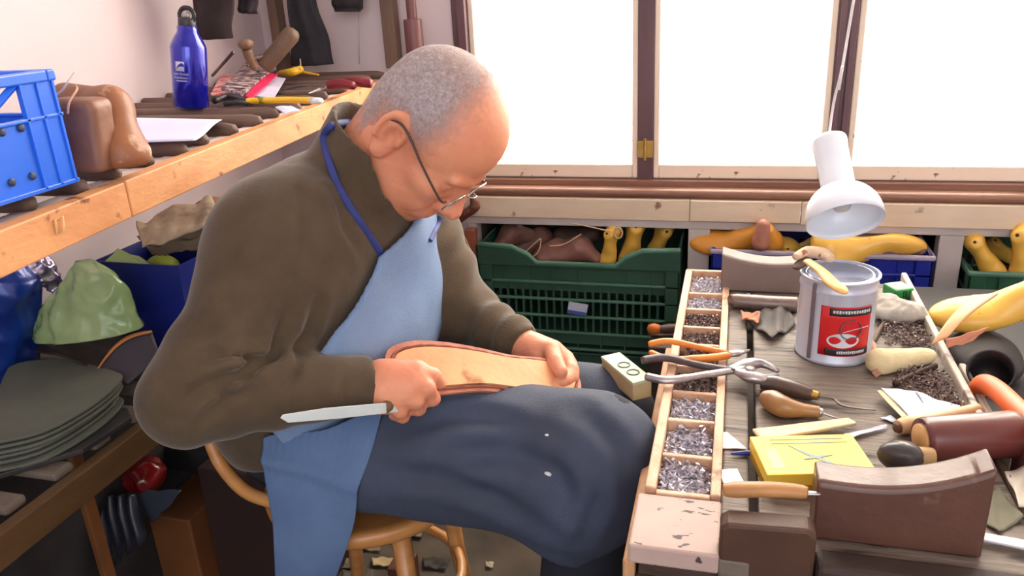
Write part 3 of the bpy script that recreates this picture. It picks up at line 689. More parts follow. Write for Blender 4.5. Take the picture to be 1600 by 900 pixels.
# two splashes of white paint on the lap of the apron
lapo = [c for c in man.children if c.name.startswith('apron_skirt')][0]
for (px, py, r) in ((855, 741, .0055), (854, 680, .0025)):
    p = hit(lap, px, py, gap=.0006); n_ = 7
    b = MB(); b.lathe([(.0005, -.0004), (r, -.0004), (r*.6, .0006), (.0005, .0007)], 9, sx=1.2, sy=.7, mat=lookz(p, (-.1, -.93, .35))); part('paint_spot', b, M('paint_white', (226, 228, 232), .6), lapo, world=True)
# ================================================================== the bench and what lies on it
ZB = .63
def on(px, py, h=0.): return oz(px, py, ZB+h)
benchm = spots(M('bench_top', (134, 120, 108), .62, rgb2=(84, 74, 66), scale=22, stretch=(.7, 7, 1), bump=.7, bscale=26, contrast=.32), (62, 52, 48), 14, .60, .06, (1, 3, 1))
stripm = spots(M('tray_wood', (222, 186, 158), .6, rgb2=(184, 136, 104), scale=14, stretch=(3, 1, 3), bump=.3), (110, 72, 48), 20, .66, .05)
boardm = spots(M('pinkish_board', (190, 168, 160), .65, rgb2=(168, 142, 134), scale=9), (70, 60, 60), 50, .63, .015, (1, 2.4, 1))
darkwood = M('bench_dark_wood', (84, 60, 46), .7, rgb2=(52, 36, 28), scale=9, stretch=(1, 1, 4), bump=.3)
tanwood = M('bench_tan_wood', (204, 160, 116), .6, rgb2=(170, 122, 82), scale=6, stretch=(5, 5, .8), bump=.2)
bn = thing('cobbler_bench', 'low wooden cobbler bench with nail compartments along both edges', 'workbench', (.12, 1.15, 0))
b = MB(); b.box(.004, .036, .705, 1.57, ZB-.028, ZB); part('plank', b, benchm, bn, world=True, bevel=.003, smooth=False)
b = MB(); b.box(.046, .325, .735, 1.565, ZB-.028, ZB); part('plank', b, benchm, bn, world=True, bevel=.003, smooth=False)
b = MB(); b.box(-.08, .33, .72, 1.56, ZB-.045, ZB-.03); part('under_board', b, darkwood, bn, world=True, smooth=False)
b = MB(); b.box(-.083, -.070, .806, 1.575, ZB-.028, ZB+.010); b.box(-.008, .004, .806, 1.575, ZB-.028, ZB+.008)
b.box(-.083, .004, 1.568, 1.578, ZB-.028, ZB+.010); part('tray_frame', b, stripm, bn, world=True, bevel=.002, smooth=False)
ydiv = [.806, .887, .975, 1.056, 1.142, 1.222, 1.294, 1.375, 1.455, 1.568]
for y in ydiv[:-1]:
    b = MB(); b.box(-.070, -.008, y-.004, y+.004, ZB-.028, ZB+.006); part('divider', b, stripm, bn, world=True, bevel=.0015, smooth=False)
b = MB(); b.box(-.090, .005, .705, .802, ZB-.02, ZB+.004); part('end_board', b, boardm, bn, world=True, bevel=.003, smooth=False)
railg = spots(M('edge_rail', (196, 184, 172), .6, rgb2=(160, 146, 134), scale=16), (90, 70, 60), 22, .62, .05)
b = MB(); b.box(.322, .332, 1.02, 1.59, ZB-.03, ZB+.016); part('edge_rail', b, railg, bn, world=True, bevel=.003, smooth=False)
b = MB(); b.box(.322, .332, .74, 1.02, ZB-.03, ZB+.006); part('edge_rail', b, darkwood, bn, world=True, bevel=.003, smooth=False)
b = MB(); b.box(.342, .352, .98, 1.22, ZB-.05, ZB+.004); part('outer_rail', b, railg, bn, world=True, bevel=.003, smooth=False)
# curved dividers of the right-hand tray
for c in ([(1362, 540), (1380, 508), (1400, 498), (1436, 505)], [(1398, 600), (1430, 585), (1462, 572)]):
    ps = spline([on(*p, .004) for p in c], 5); b = MB(); b.tube(ps, .004, 8, flat=1.5, up=(0, 0, 1)); part('curved_divider', b, darkwood, bn, world=True)
# frame below
b = MB(); b.box(-.083, -.050, .715, .76, 0, ZB-.045); b.box(-.083, -.05, 1.50, 1.55, 0, ZB-.045); b.box(.28, .32, .74, .78, 0, ZB-.045); b.box(.28, .32, 1.50, 1.55, 0, ZB-.045)
part('leg_frame', b, darkwood, bn, world=True, bevel=.003, smooth=False)
b = MB(); b.prism([(.705, .33), (.72, ZB-.03), (1.0, ZB-.03), (1.28, ZB-.03), (1.28, ZB-.12), (.99, .40), (.84, .30)], -.098, -.084, mat=Matrix(((0, 0, 1, 0), (1, 0, 0, 0), (0, 1, 0, 0), (0, 0, 0, 1))))
part('side_board', b, tanwood, bn, world=True, bevel=.003, smooth=False)
b = MB(); b.box(-.05, .34, .738, .752, ZB-.12, ZB-.045); part('front_board', b, darkwood, bn, world=True, bevel=.003, smooth=False)
# nails and tacks: uncountable, one object per kind
nailm = M('nail_steel', (236, 236, 246), .28, .7, rgb2=(150, 140, 150), scale=180, contrast=.2)
naild = M('nail_dark', (176, 156, 150), .35, .7, rgb2=(60, 46, 44), scale=200, contrast=.15)
bottomm = M('tray_bottom', (52, 42, 40), .8)
def nails(name, x0, x1, y0, y1, z, n, L_, label, m, r=.0009):
    b = MB()
    b.box(x0, x1, y0, y1, z-.010, z-.004)
    for _ in range(n):
        p = Vector((random.uniform(x0+.004, x1-.004), random.uniform(y0+.004, y1-.004), z+random.uniform(-.002, .006)))
        d = Vector((random.gauss(0, 1), random.gauss(0, 1), random.gauss(0, .35))).normalized()*L_*random.uniform(.6, 1)/2
        s = d.cross(Vector((0, 0, 1))).normalized()*r; q = d.cross(s).normalized()*r
        a, c = p-d, p+d
        b.add([a+s, a+q, a-s, a-q, c], [(0, 1, 4), (1, 2, 4), (2, 3, 4), (3, 0, 4), (3, 2, 1, 0)])
        h = d.normalized(); R2 = 2.4
        b.add([a+s*R2, a+q*R2, a-s*R2, a-q*R2, a-h*.0012], [(0, 1, 2, 3), (0, 4, 1), (1, 4, 2), (2, 4, 3), (3, 4, 0)])
    return solo(name, b, m, label, 'nails', kind='stuff', smooth=False)
lens_ = ['nearest the bench end, long wire nails heaped', 'second from the bench end, bright tacks', 'third from the bench end, below the arched divider', 'just below the grey pincers, dark tacks', 'under the pliers handles, dark tacks', 'just above the orange pliers, brown tacks', 'second above the orange pliers, dark small tacks', 'second from the far end, pale small tacks', 'at the far end of the bench, coarse brown tacks']  # the middle compartments use the darker nail colour
for k in range(9):
    big = k < 3
    nails('nails', -.069, -.009, ydiv[k]+.005, ydiv[k+1]-.005, ZB-.007, 330 if not big else 260, .016 if not big else (.032 if k == 0 else .019), 'compartment of nails '+lens_[k], nailm if k in (0, 1, 2, 7, 8) else naild, .0012 if not big else .0016)
nails('nails', .250, .318, 1.27, 1.40, ZB+.002, 420, .022, 'brown nails in the right-hand bench tray behind the cream cloth roll', naild, .001)
nails('nails', .245, .318, 1.03, 1.19, ZB+.002, 520, .024, 'brown nails in the right-hand bench tray beside the pale blue papers', naild, .001)
# box of buttons beside his knee
bp_ = oz(978, 562, .655)
t = thing('small_wooden_box', 'small cream box with green rings on its lid beside his knee', 'box', (bp_.x, bp_.y, .59))
ang = math.atan2(-(oz(1012, 585, .655)-oz(965, 548, .655)).x, (oz(1012, 585, .655)-oz(965, 548, .655)).y)
rm = RZ((bp_.x, bp_.y, 0), math.degrees(ang))
b = MB(); b.box(-.016, .016, -.05, .05, .611, .638, mat=rm); part('box_body', b, M('cream_box', (206, 186, 140), .6), t, world=True, bevel=.002, smooth=False)
b = MB(); b.box(-.017, .017, -.051, .051, .638, .643, mat=rm); lid = part('lid', b, M('pale_green_lid', (206, 210, 178), .6, rgb2=(186, 190, 158)), t, world=True, bevel=.001, smooth=False)
for y in (-.006, .022):
    b = MB(); b.tube([rm @ Vector((.009*math.cos(a*.314), y+.009*math.sin(a*.314), .6435)) for a in range(20)], .0012, 6, closed=True); part('ring_mark', b, M('green_ring', (96, 118, 96), .6), lid, world=True)
# pliers and pincers
redo = M('orange_grip', (226, 140, 52), .4, rgb2=(196, 108, 34), scale=20); steelm = M('tool_steel', (200, 194, 196), .3, .8, rgb2=(140, 132, 136), scale=40); gripd = M('dark_grip', (82, 66, 72), .45, rgb2=(58, 46, 52))
t = thing('pliers', 'small pliers with orange handles on the nail tray', 'pliers', on(1090, 552, .02))
H = .022
b = MB(); b.tube(spline([on(1013, 538, H), on(1045, 533, H+.006), on(1090, 542, H), on(1138, 552, H-.004)], 6), [.0045]+[.0062]*9+[.006]*8+[.004], 10, flat=.8); part('handle', b, redo, t, world=True)
b = MB(); b.tube(spline([on(1016, 550, H-.004), on(1045, 560, H-.004), on(1100, 560, H-.004), on(1140, 555, H-.006)], 6), [.0045]+[.0055]*9+[.0075]*8+[.005], 10, flat=.8); part('handle', b, redo, t, world=True)
b = MB(); b.tube([on(1136, 554, H-.006), on(1150, 552, H-.006), on(1170, 547, H-.01)], [.007, .0085, .003], 10, flat=.6); part('jaw', b, steelm, t, world=True)
t = thing('pincers', 'large grey steel pincers lying open across the nail tray', 'pincers', on(1110, 580, .02))
H = .020
b = MB(); b.tube(spline([on(1003, 563, H+.004), on(1040, 559, H+.004), on(1090, 570, H+.004), on(1150, 580, H)], 6), [.006]+[.0075]*9+[.0065]*8+[.005], 10, flat=.8); part('handle', b, gripd, t, world=True)
b = MB(); b.tube(spline([on(1009, 588, H), on(1045, 594, H), on(1100, 586, H), on(1165, 576, H)], 6), [.006]+[.0075]*9+[.0065]*8+[.006], 10, flat=.8); part('handle', b, steelm, t, world=True)
b = MB(); b.tube(spline([on(1140, 578, H), on(1165, 570, H), on(1190, 568, H-.003), on(1216, 580, H-.008)], 5), [.006, .007, .008, .009, .010, .011, .0115, .0115, .011, .010, .009, .008, .007, .006, .005, .004], 10, flat=.75); part('jaw', b, steelm, t, world=True)
b = MB(); b.tube(spline([on(1150, 580, H), on(1172, 588, H), on(1195, 592, H-.004), on(1214, 586, H-.010)], 5), [.006, .007, .008, .010, .011, .012, .012, .0115, .011, .010, .009, .008, .007, .006, .005, .004], 10, flat=.75); part('jaw', b, steelm, t, world=True)
b = MB(); b.lathe([(.001, 0), (.007, 0), (.007, .003), (.001, .004)], 14, mat=Matrix.Translation(on(1172, 578, H+.007))); part('rivet', b, steelm, t, world=True)
# awls
def tube_r(pts, rads, n=12, seg=6, **k):
    P_ = spline(pts, seg); R_ = np.interp(np.linspace(0, len(rads)-1, len(P_)), range(len(rads)), rads); b = MB(); b.tube(P_, list(R_), n, **k); return b
t = thing('awl', 'dark-handled awl with a bent blade on the bench in front of the can', 'awl', on(1240, 608))
part('handle', tube_r([on(1188, 598, .011), on(1210, 600, .011), on(1245, 609, .011), on(1270, 616, .011)], [.0085, .0125, .012, .009], 14), M('awl_dark', (92, 72, 62), .4, rgb2=(64, 48, 42), scale=20, coat=.3), t, world=True)
part('ferrule', tube_r([on(1269, 616, .011), on(1279, 619, .011)], [.0075, .006], 12), brass, t, world=True)
part('blade', tube_r([on(1278, 619, .011), on(1302, 622, .009), on(1318, 634, .007), on(1368, 641, .003)], [.0022, .003, .0032, .0012], 8, flat=.5), M('awl_blade', (110, 100, 92), .35, .8), t, world=True)
t = thing('awl', 'tan bulb-handled awl with a short blade beside the dark awl', 'awl', on(1235, 635))
part('handle', tube_r([on(1192, 620, .014), on(1205, 626, .014), on(1225, 636, .014), on(1255, 641, .011), on(1280, 644, .010)], [.009, .0158, .0155, .0095, .0085], 14), M('awl_tan', (168, 126, 78), .4, rgb2=(128, 88, 52), scale=14, coat=.3), t, world=True)
part('ferrule', tube_r([on(1279, 644, .010), on(1286, 645, .010)], [.007, .005], 12), steelm, t, world=True)
part('blade', tube_r([on(1285, 646, .010), on(1308, 654, .003)], [.0018, .001], 8), steelm, t, world=True)
# glue can
cx, cy, cr, chh = .166, 1.240, .0575, .135
tin = M('tin_white', (206, 214, 232), .28, .35, rgb2=(186, 194, 214), scale=5); lidm = M('tin_lid', (206, 212, 236), .22, .7, rgb2=(170, 178, 204), scale=16)
can = thing('glue_can', 'white tin can with a red label standing on the bench', 'can', (cx, cy, ZB))
b = MB(); b.lathe([(.001, 0), (cr-.002, 0), (cr, .002), (cr, .006), (cr-.0015, .008), (cr-.0015, chh-.022), (cr, chh-.019), (cr, chh-.016), (cr-.0015, chh-.013), (cr-.0015, chh-.004), (cr+.001, chh-.002), (cr+.001, chh), (cr-.004, chh+.001), (cr-.005, chh-.008), (.001, chh-.008)], 64); part('can_body', b, tin, can)
b = MB(); b.lathe([(.001, chh-.007), (cr-.006, chh-.007), (cr-.006, chh-.002), (cr-.010, chh-.0005), (cr-.013, chh-.001), (cr-.016, chh-.004), (.001, chh-.0035)], 64); part('lid', b, lidm, can)
seam = math.atan2(-cy, -cx)-.62
b = MB(); b.box(-.003, .003, -.001, .001, .006, chh-.006, mat=RZ((cr*math.cos(seam), cr*math.sin(seam), 0), math.degrees(seam)+90)); part('seam', b, M('seam_grey', (120, 110, 116), .4), can, smooth=False)
def on_can(u, z, r=.0006):   # u: metres along the wall from the line that faces the camera
    a = math.atan2(-cy, -cx)+u/cr; return Vector(((cr-.0015+r)*math.cos(a), (cr-.0015+r)*math.sin(a), z))
def can_patch(u0, u1, z0, z1, r, mt, name, parent, fn=None):
    b = MB(); n = 24
    def f(u, v):
        uu = u0+(u1-u0)*u; z = z0+(z1-z0)*v
        return on_can(uu, z, r)
    b.sheet(f, n, 4, .0004); return part(name, b, mt, parent)
redl = M('label_red', (206, 24, 34), .4, rgb2=(184, 18, 28), scale=4); wht = M('label_white', (222, 228, 238), .4); blk = M('label_black', (44, 34, 40), .45); gry = M('label_grey', (98, 92, 104), .4)
lab = can_patch(-.022, .058, .018, .098, .0007, redl, 'label', can)
can_patch(-.009, .058, .084, .096, .0012, blk, 'label_band', lab); can_patch(-.012, .058, .020, .030, .0012, blk, 'label_band', lab)
b = MB()
U0, Z0 = .014, .044
vs = [on_can(U0+.024*math.cos(k*.2618), Z0+.012*math.sin(k*.2618), .0014) for k in range(24)]; b.add([on_can(U0, Z0, .0014)]+vs, [(0, 1+k, 1+(k+1) % 24) for k in range(24)]); part('label_oval', b, wht, lab, smooth=False)
b = MB(); b.tube([on_can(U0+.010+.016*math.cos(a), .062+.0155*math.sin(a), .0018) for a in [k*.25-5.2 for k in range(25)]], .0016, 6, flat=.5); part('label_ring_mark', b, gry, lab)
b = MB(); b.tube([on_can(U0+.040*k/10-.002, .0585+.0065*k/10+.002*math.sin(k/10*3.14), .0024) for k in range(11)], .0010, 6, flat=.5); part('label_stroke_mark', b, wht, lab)
for (z0_, u0_, u1_) in ((.0905, -.004, .054), (.0245, .006, .05)):
    b = MB(); nn = 14
    for k in range(nn):
        u_ = u0_+(u1_-u0_)*k/nn; w_ = (u1_-u0_)/nn*.72; hh = .0042+.0012*((k*7) % 3)*.5
        b.sheet(lambda a, c, u_=u_, w_=w_, z0_=z0_, hh=hh: on_can(u_+w_*a, z0_-hh/2+hh*c, .0018), 2, 2, .0003)
    part('label_lettering', b, wht, lab)
# brush on the can
ztop = ZB+chh+.004
def oc(px, py, h=0): return oz(px, py, ztop+h)
t = thing('glue_brush', 'short wooden glue brush lying on the lid of the can', 'brush', oc(1285, 420))
ywood = M('brush_wood', (238, 190, 118), .5, rgb2=(214, 156, 84), scale=18)
part('handle', tube_r([oc(1262, 408, .012), oc(1284, 424, .012), oc(1298, 440, .010), oc(1314, 452, .008), oc(1323, 458, .006)], [.0075, .0085, .0105, .010, .004], 14, flat=.5), ywood, t, world=True)
part('ferrule', tube_r([oc(1243, 402, .012), oc(1262, 394, .013), oc(1288, 397, .013), oc(1298, 405, .012)], [.006, .0115, .0115, .007], 12, flat=.8), spots(M('dried_glue', (224, 200, 172), .8, rgb2=(196, 160, 130), scale=40, bump=.6), (150, 90, 70), 60, .6), t, world=True)
part('bristles', tube_r([oc(1262, 404, .008), oc(1252, 412, .004), oc(1244, 420, .001)], [.010, .011, .006], 10, flat=.35), M('bristle', (96, 76, 66), .9, rgb2=(60, 44, 40), scale=200), t, world=True)
# the two curved lasting blocks
umber = spots(M('saddle_block_brown', (104, 70, 58), .42, rgb2=(76, 48, 40), scale=8, bump=.25, coat=.15), (150, 120, 108), 12, .68, .04)
def block(name, prof_top, zb_, y0, y1, x0, x1, mt, label, cat, lip=None):
    n = 28; b = MB(); vs = []
    for i in range(n+1):
        x = x0+(x1-x0)*i/n; zt = prof_top(i/n)
        for (y, z) in ((y0, zb_), (y0, zt-.004), (y0+.004, zt), (y1-.004, zt+.001), (y1, zt-.003), (y1, zb_)): vs.append((x, y, z))
    fs = []
    for i in range(n):
        for j in range(6):
            a, c = i*6+j, i*6+(j+1) % 6; fs.append((a, a+6, c+6, c))
    fs.append(tuple(range(6))); fs.append(tuple(range(n*6, n*6+6))[::-1]); b.add(vs, fs)
    return solo(name, b, mt, label, cat, smooth='auto', bevel=.003)
block('lasting_block', lambda u: .703-.004*math.sin(u*3.14)+.034*u**2.6, ZB+.001, .757, .800, .100, .262, umber, 'large brown curved-top block at the near end of the bench', 'block')
b = MB(); b.prism([(.004, .585), (.004, .668), (.012, .674), (.090, .678), (.098, .670), (.098, .585)], .706, .734, mat=Matrix(((1, 0, 0, 0), (0, 0, 1, 0), (0, 1, 0, 0), (0, 0, 0, 1))))
solo('wooden_block', b, M('umber_block', (84, 54, 38), .6, rgb2=(58, 36, 26), scale=9, bump=.2), 'dark brown block below the wooden knife handle at the near bench edge', 'block', smooth=False, bevel=.004)
b = MB(); b.box(.100, .36, .700, .733, ZB-.075, ZB+.010); solo('end_board', b, M('end_board_dark', (58, 40, 34), .7, rgb2=(40, 28, 24)), 'dark board closing the near end of the bench under the curved block', 'board', smooth=False, bevel=.006)
grayb = M('grey_worn_block', (150, 134, 128), .6, rgb2=(104, 86, 78), scale=5, bump=.2)
block('lasting_block', lambda u: .705-.012*u-.010*math.sin(u*3.14), ZB+.001, 1.485, 1.535, -.012, .135, grayb, 'grey-brown curved-top block at the far end of the bench', 'block')
# wooden knife handle lying on the front block
zk = .682
t = thing('knife', 'wooden-handled knife lying on the dark brown block', 'knife', oz(1200, 770, zk))
part('handle', tube_r([oz(1130, 766, zk+.004), oz(1150, 765, zk+.005), oz(1210, 765, zk+.005), oz(1250, 768, zk+.005), oz(1262, 770, zk+.005)], [.007, .010, .0095, .0085, .0065], 14, flat=.8), M('knife_handle_wood', (190, 138, 82), .5, rgb2=(140, 92, 52), scale=10, stretch=(1, 5, 1)), t, world=True)
part('blade', tube_r([oz(1261, 770, zk+.005), oz(1282, 771, zk+.006)], [.004, .003], 8, flat=.4), steelm, t, world=True)
# metal rod and leather scraps behind the can
part_ = solo('steel_burnisher', tube_r([on(1141, 470, .014), on(1150, 470, .014), on(1200, 474, .014), on(1245, 476, .014)], [.009, .0135, .014, .014], 16), M('burnisher_grey', (150, 134, 126), .35, .5, rgb2=(104, 88, 82)), 'grey rounded rod lying between the far block and the can', 'tool')
def scrap(pts, h, mt, label, name='leather_scrap', cat='leather scrap', th=.0018, wav=.004, seed=1, group=None, zf=None):
    P4 = [zf(*p) if zf else on(p[0], p[1], (p[2] if len(p) > 2 else h)) for p in pts]
    def f(u, v):
        p = P4[0].lerp(P4[1], u).lerp(P4[3].lerp(P4[2], u), v)
        return p+Vector((0, 0, wav*(math.sin(u*5+seed)*math.cos(v*4+seed*2)+.4*math.sin(u*13+v*9+seed))))
    b = MB(); b.sheet(f, 20, 12, th); return solo(name, b, mt, label, cat, group=group)
scrap([(1163, 492), (1225, 470), (1243, 505), (1205, 532)], .008, M('dark_scrap', (66, 52, 46), .7, rgb2=(40, 32, 30), bump=.4), 'dark crumpled leather scrap behind the can', wav=.006)
scrap([(1158, 485), (1188, 490), (1185, 502), (1160, 500)], .012, M('tan_scrap', (178, 112, 74), .7, rgb2=(130, 74, 46)), 'rusty brown leather scrap by the grey rod', wav=.003, seed=3)
# green tin in the far right corner of the bench
gp_ = on(1402, 462)
t = thing('green_tin', 'small green tin lying in the far right corner of the bench', 'tin', gp_)
grn = M('green_tin_paint', (38, 150, 72), .35, rgb2=(24, 110, 50), scale=30)
b = MB(); b.box(-.018, .020, -.02, .022, 0, .020, mat=RZ(gp_, 24)); part('tin_body', b, grn, t, world=True, bevel=.004, smooth=False)
part('lettering', text_mb('B', .017, .0005, mat=RZ(gp_, 24) @ Matrix.Translation((0, -.0206, .010)) @ Matrix.Rotation(math.radians(90), 4, 'X')), M('tin_dark_letter', (20, 40, 30), .5), t, world=True, smooth=False)
# grey rag
def rag(P, c=V3(on(1405, 488, .014))):
    d = sd_ell(P, c, (.042, .030, .020)); d = smin(d, sd_ell(P, c+np.array((-.022, .018, .006)), (.022, .02, .016)), .02)
    return smax(d+.0055*snoise(P, 90, 40)+.002*snoise(P, 220, 41), ZB+.001-P[:, 2], .004)
c_ = V3(on(1405, 488, .014)); solo('grey_rag', smooth_mb(sdf_mesh(rag, c_-.06, c_+.06, .0026), 1), M('rag_grey', (196, 190, 182), .95, rgb2=(140, 132, 122), scale=26, bump=.5), 'crumpled pale grey rag in the far right tray', 'rag')
# cream cloth roll and pink stick
c_ = V3(on(1408, 562, .016)); a_, e_ = V3(on(1376, 566, .014)), V3(on(1450, 556, .012))
def roll(P):
    d = sd_cap(P, a_, e_, .021, .012); d += .0018*snoise(P, 110, 44)
    return smax(d, ZB+.001-P[:, 2], .003)
solo('cream_cloth_roll', smooth_mb(sdf_mesh(roll, np.minimum(a_, e_)-.035, np.maximum(a_, e_)+.035, .0024), 1), M('cream_cloth', (232, 222, 184), .9, rgb2=(204, 188, 142), scale=20, bump=.4), 'rolled cream cloth lying right of the can', 'cloth')
b = MB(); b.tube([on(1362, 536, .012), on(1370, 584, .006)], .0065, 4); solo('pink_wood_stick', b, M('pinkish_wood', (206, 152, 128), .6), 'short pinkish wooden stick between the can and the cloth roll', 'stick', smooth=False)
# papers, blade and pencils
pap = M('pale_blue_paper', (206, 222, 238), .6, rgb2=(190, 206, 226), scale=8); crm = M('cream_stick', (232, 216, 178), .6, rgb2=(212, 190, 146))
scrap([(1376, 606), (1432, 612), (1470, 655), (1425, 655)], .014, pap, 'pale blue folded paper on the bench beside the nails', 'paper', 'paper', .001, .001, 2)
scrap([(1430, 612), (1500, 634), (1500, 648), (1458, 652)], .015, M('mauve_paper', (204, 196, 214), .6), 'thin mauve paper sheet beside the pale blue paper', 'paper', 'paper', .001, .002, 5)
scrap([(1370, 611), (1378, 609), (1428, 655), (1414, 657)], .012, crm, 'narrow cream strip along the left edge of the blue paper', 'card_strip', 'strip', .0015, .0005, 7)
scrap([(1374, 652), (1392, 650), (1404, 658), (1396, 660)], .003, pap, 'tiny white paper scrap left of the wooden spool', 'paper_scrap', 'paper', .0008, .001, 3)
scrap([(1128, 676), (1136, 675), (1168, 702), (1120, 700)], .002, M('white_paper', (238, 236, 240), .6), 'white triangular paper scrap on the narrow plank', 'paper_scrap', 'paper', .0008, .0005, 4)
scrap([(1123, 735), (1152, 732), (1163, 755), (1130, 756)], .002, M('bluish_white_paper', (222, 232, 240), .6), 'white square paper scrap near the wooden knife handle', 'paper_scrap', 'paper', .0008, .0005, 6)
scrap([(1176, 672), (1325, 655), (1338, 662), (1190, 690)], .010, crm, 'cream flat bone stick behind the yellow box', 'bone_folder', 'tool', .004, .0004, 1)
solo('blue_pen', tube_r([on(1142, 709, .004), on(1165, 708, .004), on(1200, 708, .004)], [.0012, .0035, .0035], 10), M('pen_blue', (48, 50, 150), .35), 'dark blue pen sticking out from under the yellow box', 'pen')
scrap([(1318, 678), (1385, 664), (1388, 668), (1330, 684)], .004, M('lilac_paper', (214, 210, 232), .6), 'lilac paper strip behind the yellow box', 'paper_scrap', 'paper', .001, .001, 9)
# yellow box with crossed-tools mark
yA, yB_, yC, yD = on(1199, 742, .028), on(1372, 738, .028), on(1368, 683, .028), on(1207, 675, .028)
yx = (yB_-yA); yl_ = yx.length; yx.normalize(); yy = Vector((0, 0, 1)).cross(yx); yw_ = ((yD-yA).dot(yy)+(yC-yB_).dot(yy))/2
YM = Matrix(((yx.x, yy.x, 0, yA.x), (yx.y, yy.y, 0, yA.y), (0, 0, 1, ZB), (0, 0, 0, 1)))
t = thing('yellow_box', 'flat yellow cardboard box with a grey crossed mark on its lid', 'box', YM @ Vector((yl_/2, yw_/2, 0)))
b = MB(); b.box(0.001, yl_-.001, 0.001, yw_-.001, .0, .018, mat=YM); part('box_body', b, M('box_side_yellow', (206, 158, 40), .55), t, world=True, smooth=False)
b = MB(); b.box(0, yl_, 0, yw_, .012, .028, mat=YM); yl2 = part('lid', b, M('box_yellow', (250, 214, 78), .5, rgb2=(244, 204, 62), scale=8), t, world=True, smooth=False, bevel=.001)
gl_ = M('mark_greyblue', (132, 158, 150), .5)
b = MB(); b.box(.022, yl_-.015, yw_-.0105, yw_-.009, .0279, .0285, mat=YM); b.box(.022, yl_-.012, yw_-.019, yw_-.0175, .0279, .0285, mat=YM); part('printed_lines', b, gl_, yl2, world=True, smooth=False)
b = MB(); cxx, cyy = yl_*.53, yw_*.42
b.prism([(cxx-.026, cyy+.026), (cxx-.004, cyy+.006), (cxx+.012, cyy-.010), (cxx+.020, cyy-.022), (cxx+.006, cyy-.012), (cxx-.010, cyy+.004)], .0279, .0286, mat=YM)
b.prism([(cxx-.016, cyy-.006), (cxx+.002, cyy-.004), (cxx+.020, cyy+.002), (cxx+.004, cyy+.002), (cxx-.006, cyy+.0)], .0280, .0288, mat=YM); part('crossed_mark', b, gl_, yl2, world=True, smooth=False)
b = MB(); b.box(.010, .024, .012, yw_-.03, .0279, .0283, mat=YM); part('pale_panel', b, M('pale_yellow_print', (248, 226, 140), .5), yl2, world=True, smooth=False)
# black knob, wooden spool, roll of brown leather, orange handle
c_ = V3(on(1408, 712, .021))
t = thing('rubber_ball_tool', 'black rounded rubber knob between the yellow box and the brown roll', 'tool', on(1408, 715))
b = MB(); b.lathe([(.001, -.018), (.012, -.016), (.018, -.008), (.020, 0), (.018, .008), (.012, .015), (.001, .018)], 28, sx=1.35, sy=.9, mat=Matrix.Translation(c_)); part('ball', b, M('black_rubber', (70, 66, 70), .35, rgb2=(44, 42, 46), coat=.2), t, world=True)
part('neck', tube_r([Vector(c_)+Vector((.018, .002, 0)), Vector(c_)+Vector((.036, .006, 0))], [.012, .010], 14), M('knob_neck', (196, 160, 110), .5), t, world=True)
t = thing('thread_spool', 'pale wooden spool behind the brown leather roll', 'spool', on(1440, 665))
part('spool', tube_r([on(1404, 668, .013), on(1418, 664, .013), on(1440, 660, .012), on(1490, 650, .011), on(1528, 640, .010)], [.009, .012, .0095, .010, .009], 16), M('spool_wood', (222, 184, 142), .5, rgb2=(190, 146, 100), scale=14), t, world=True)
part('spool_end', tube_r([on(1399, 669, .013), on(1405, 668, .013)], [.006, .007], 12), M('spool_hole', (110, 70, 46), .6), t, world=True)
t = thing('leather_roll', 'thick roll of dark reddish brown leather at the right edge of the bench', 'roll', on(1515, 700))
A_, B_ = on(1446, 686, .026), on(1588, 678, .027); axr = (B_-A_).normalized()
part('roll', tube_r([A_, A_+axr*.002, B_-axr*.006, B_], [.024, .027, .029, .025], 28, seg=2), M('reddish_leather', (112, 56, 50), .38, rgb2=(88, 40, 38), scale=6, coat=.25), t, world=True)
part('core', tube_r([A_-axr*.008, A_+axr*.002], [.019, .020], 20), M('roll_core', (226, 176, 116), .5), t, world=True)
t = thing('hammer_handle', 'orange curved handle beyond the brown leather roll', 'tool', on(1545, 650, -.05))
part('grip', tube_r([ox(1520, 622, .345), ox(1536, 600, .350), ox(1560, 612, .356), ox(1600, 650, .36), ox(1660, 700, .37)], [.011, .0135, .014, .014, .014], 16), M('orange_plastic', (240, 118, 56), .45, rgb2=(226, 96, 40)), t, world=True)
b = MB(); b.box(.350, .385, .80, .98, .52, .66); solo('dusty_pink_box', b, M('dusty_pink', (142, 88, 88), .7), 'dusty pink brown box edge behind the leather roll', 'box', smooth=False, bevel=.004)
# white bone strip and paper at the lower right
scrap([(1508, 838), (1530, 833), (1605, 846), (1600, 858)], .006, M('bone_white', (236, 236, 244), .4), 'white bone knife blade at the near right bench corner', 'bone_knife', 'tool', .003, .0002, 1)
scrap([(1570, 735), (1640, 725), (1660, 800), (1592, 792)], .008, M('dirty_paper', (222, 216, 204), .7, rgb2=(180, 170, 156), scale=20), 'crumpled off white paper at the right edge beside the leather roll', 'paper', 'paper', .001, .003, 8)
scrap([(1515, 800), (1560, 760), (1600, 810), (1560, 832)], .003, M('greenish_scrap', (120, 118, 98), .8, rgb2=(84, 80, 66)), 'dull green grey leather scrap behind the white bone blade', wav=.002, seed=12)
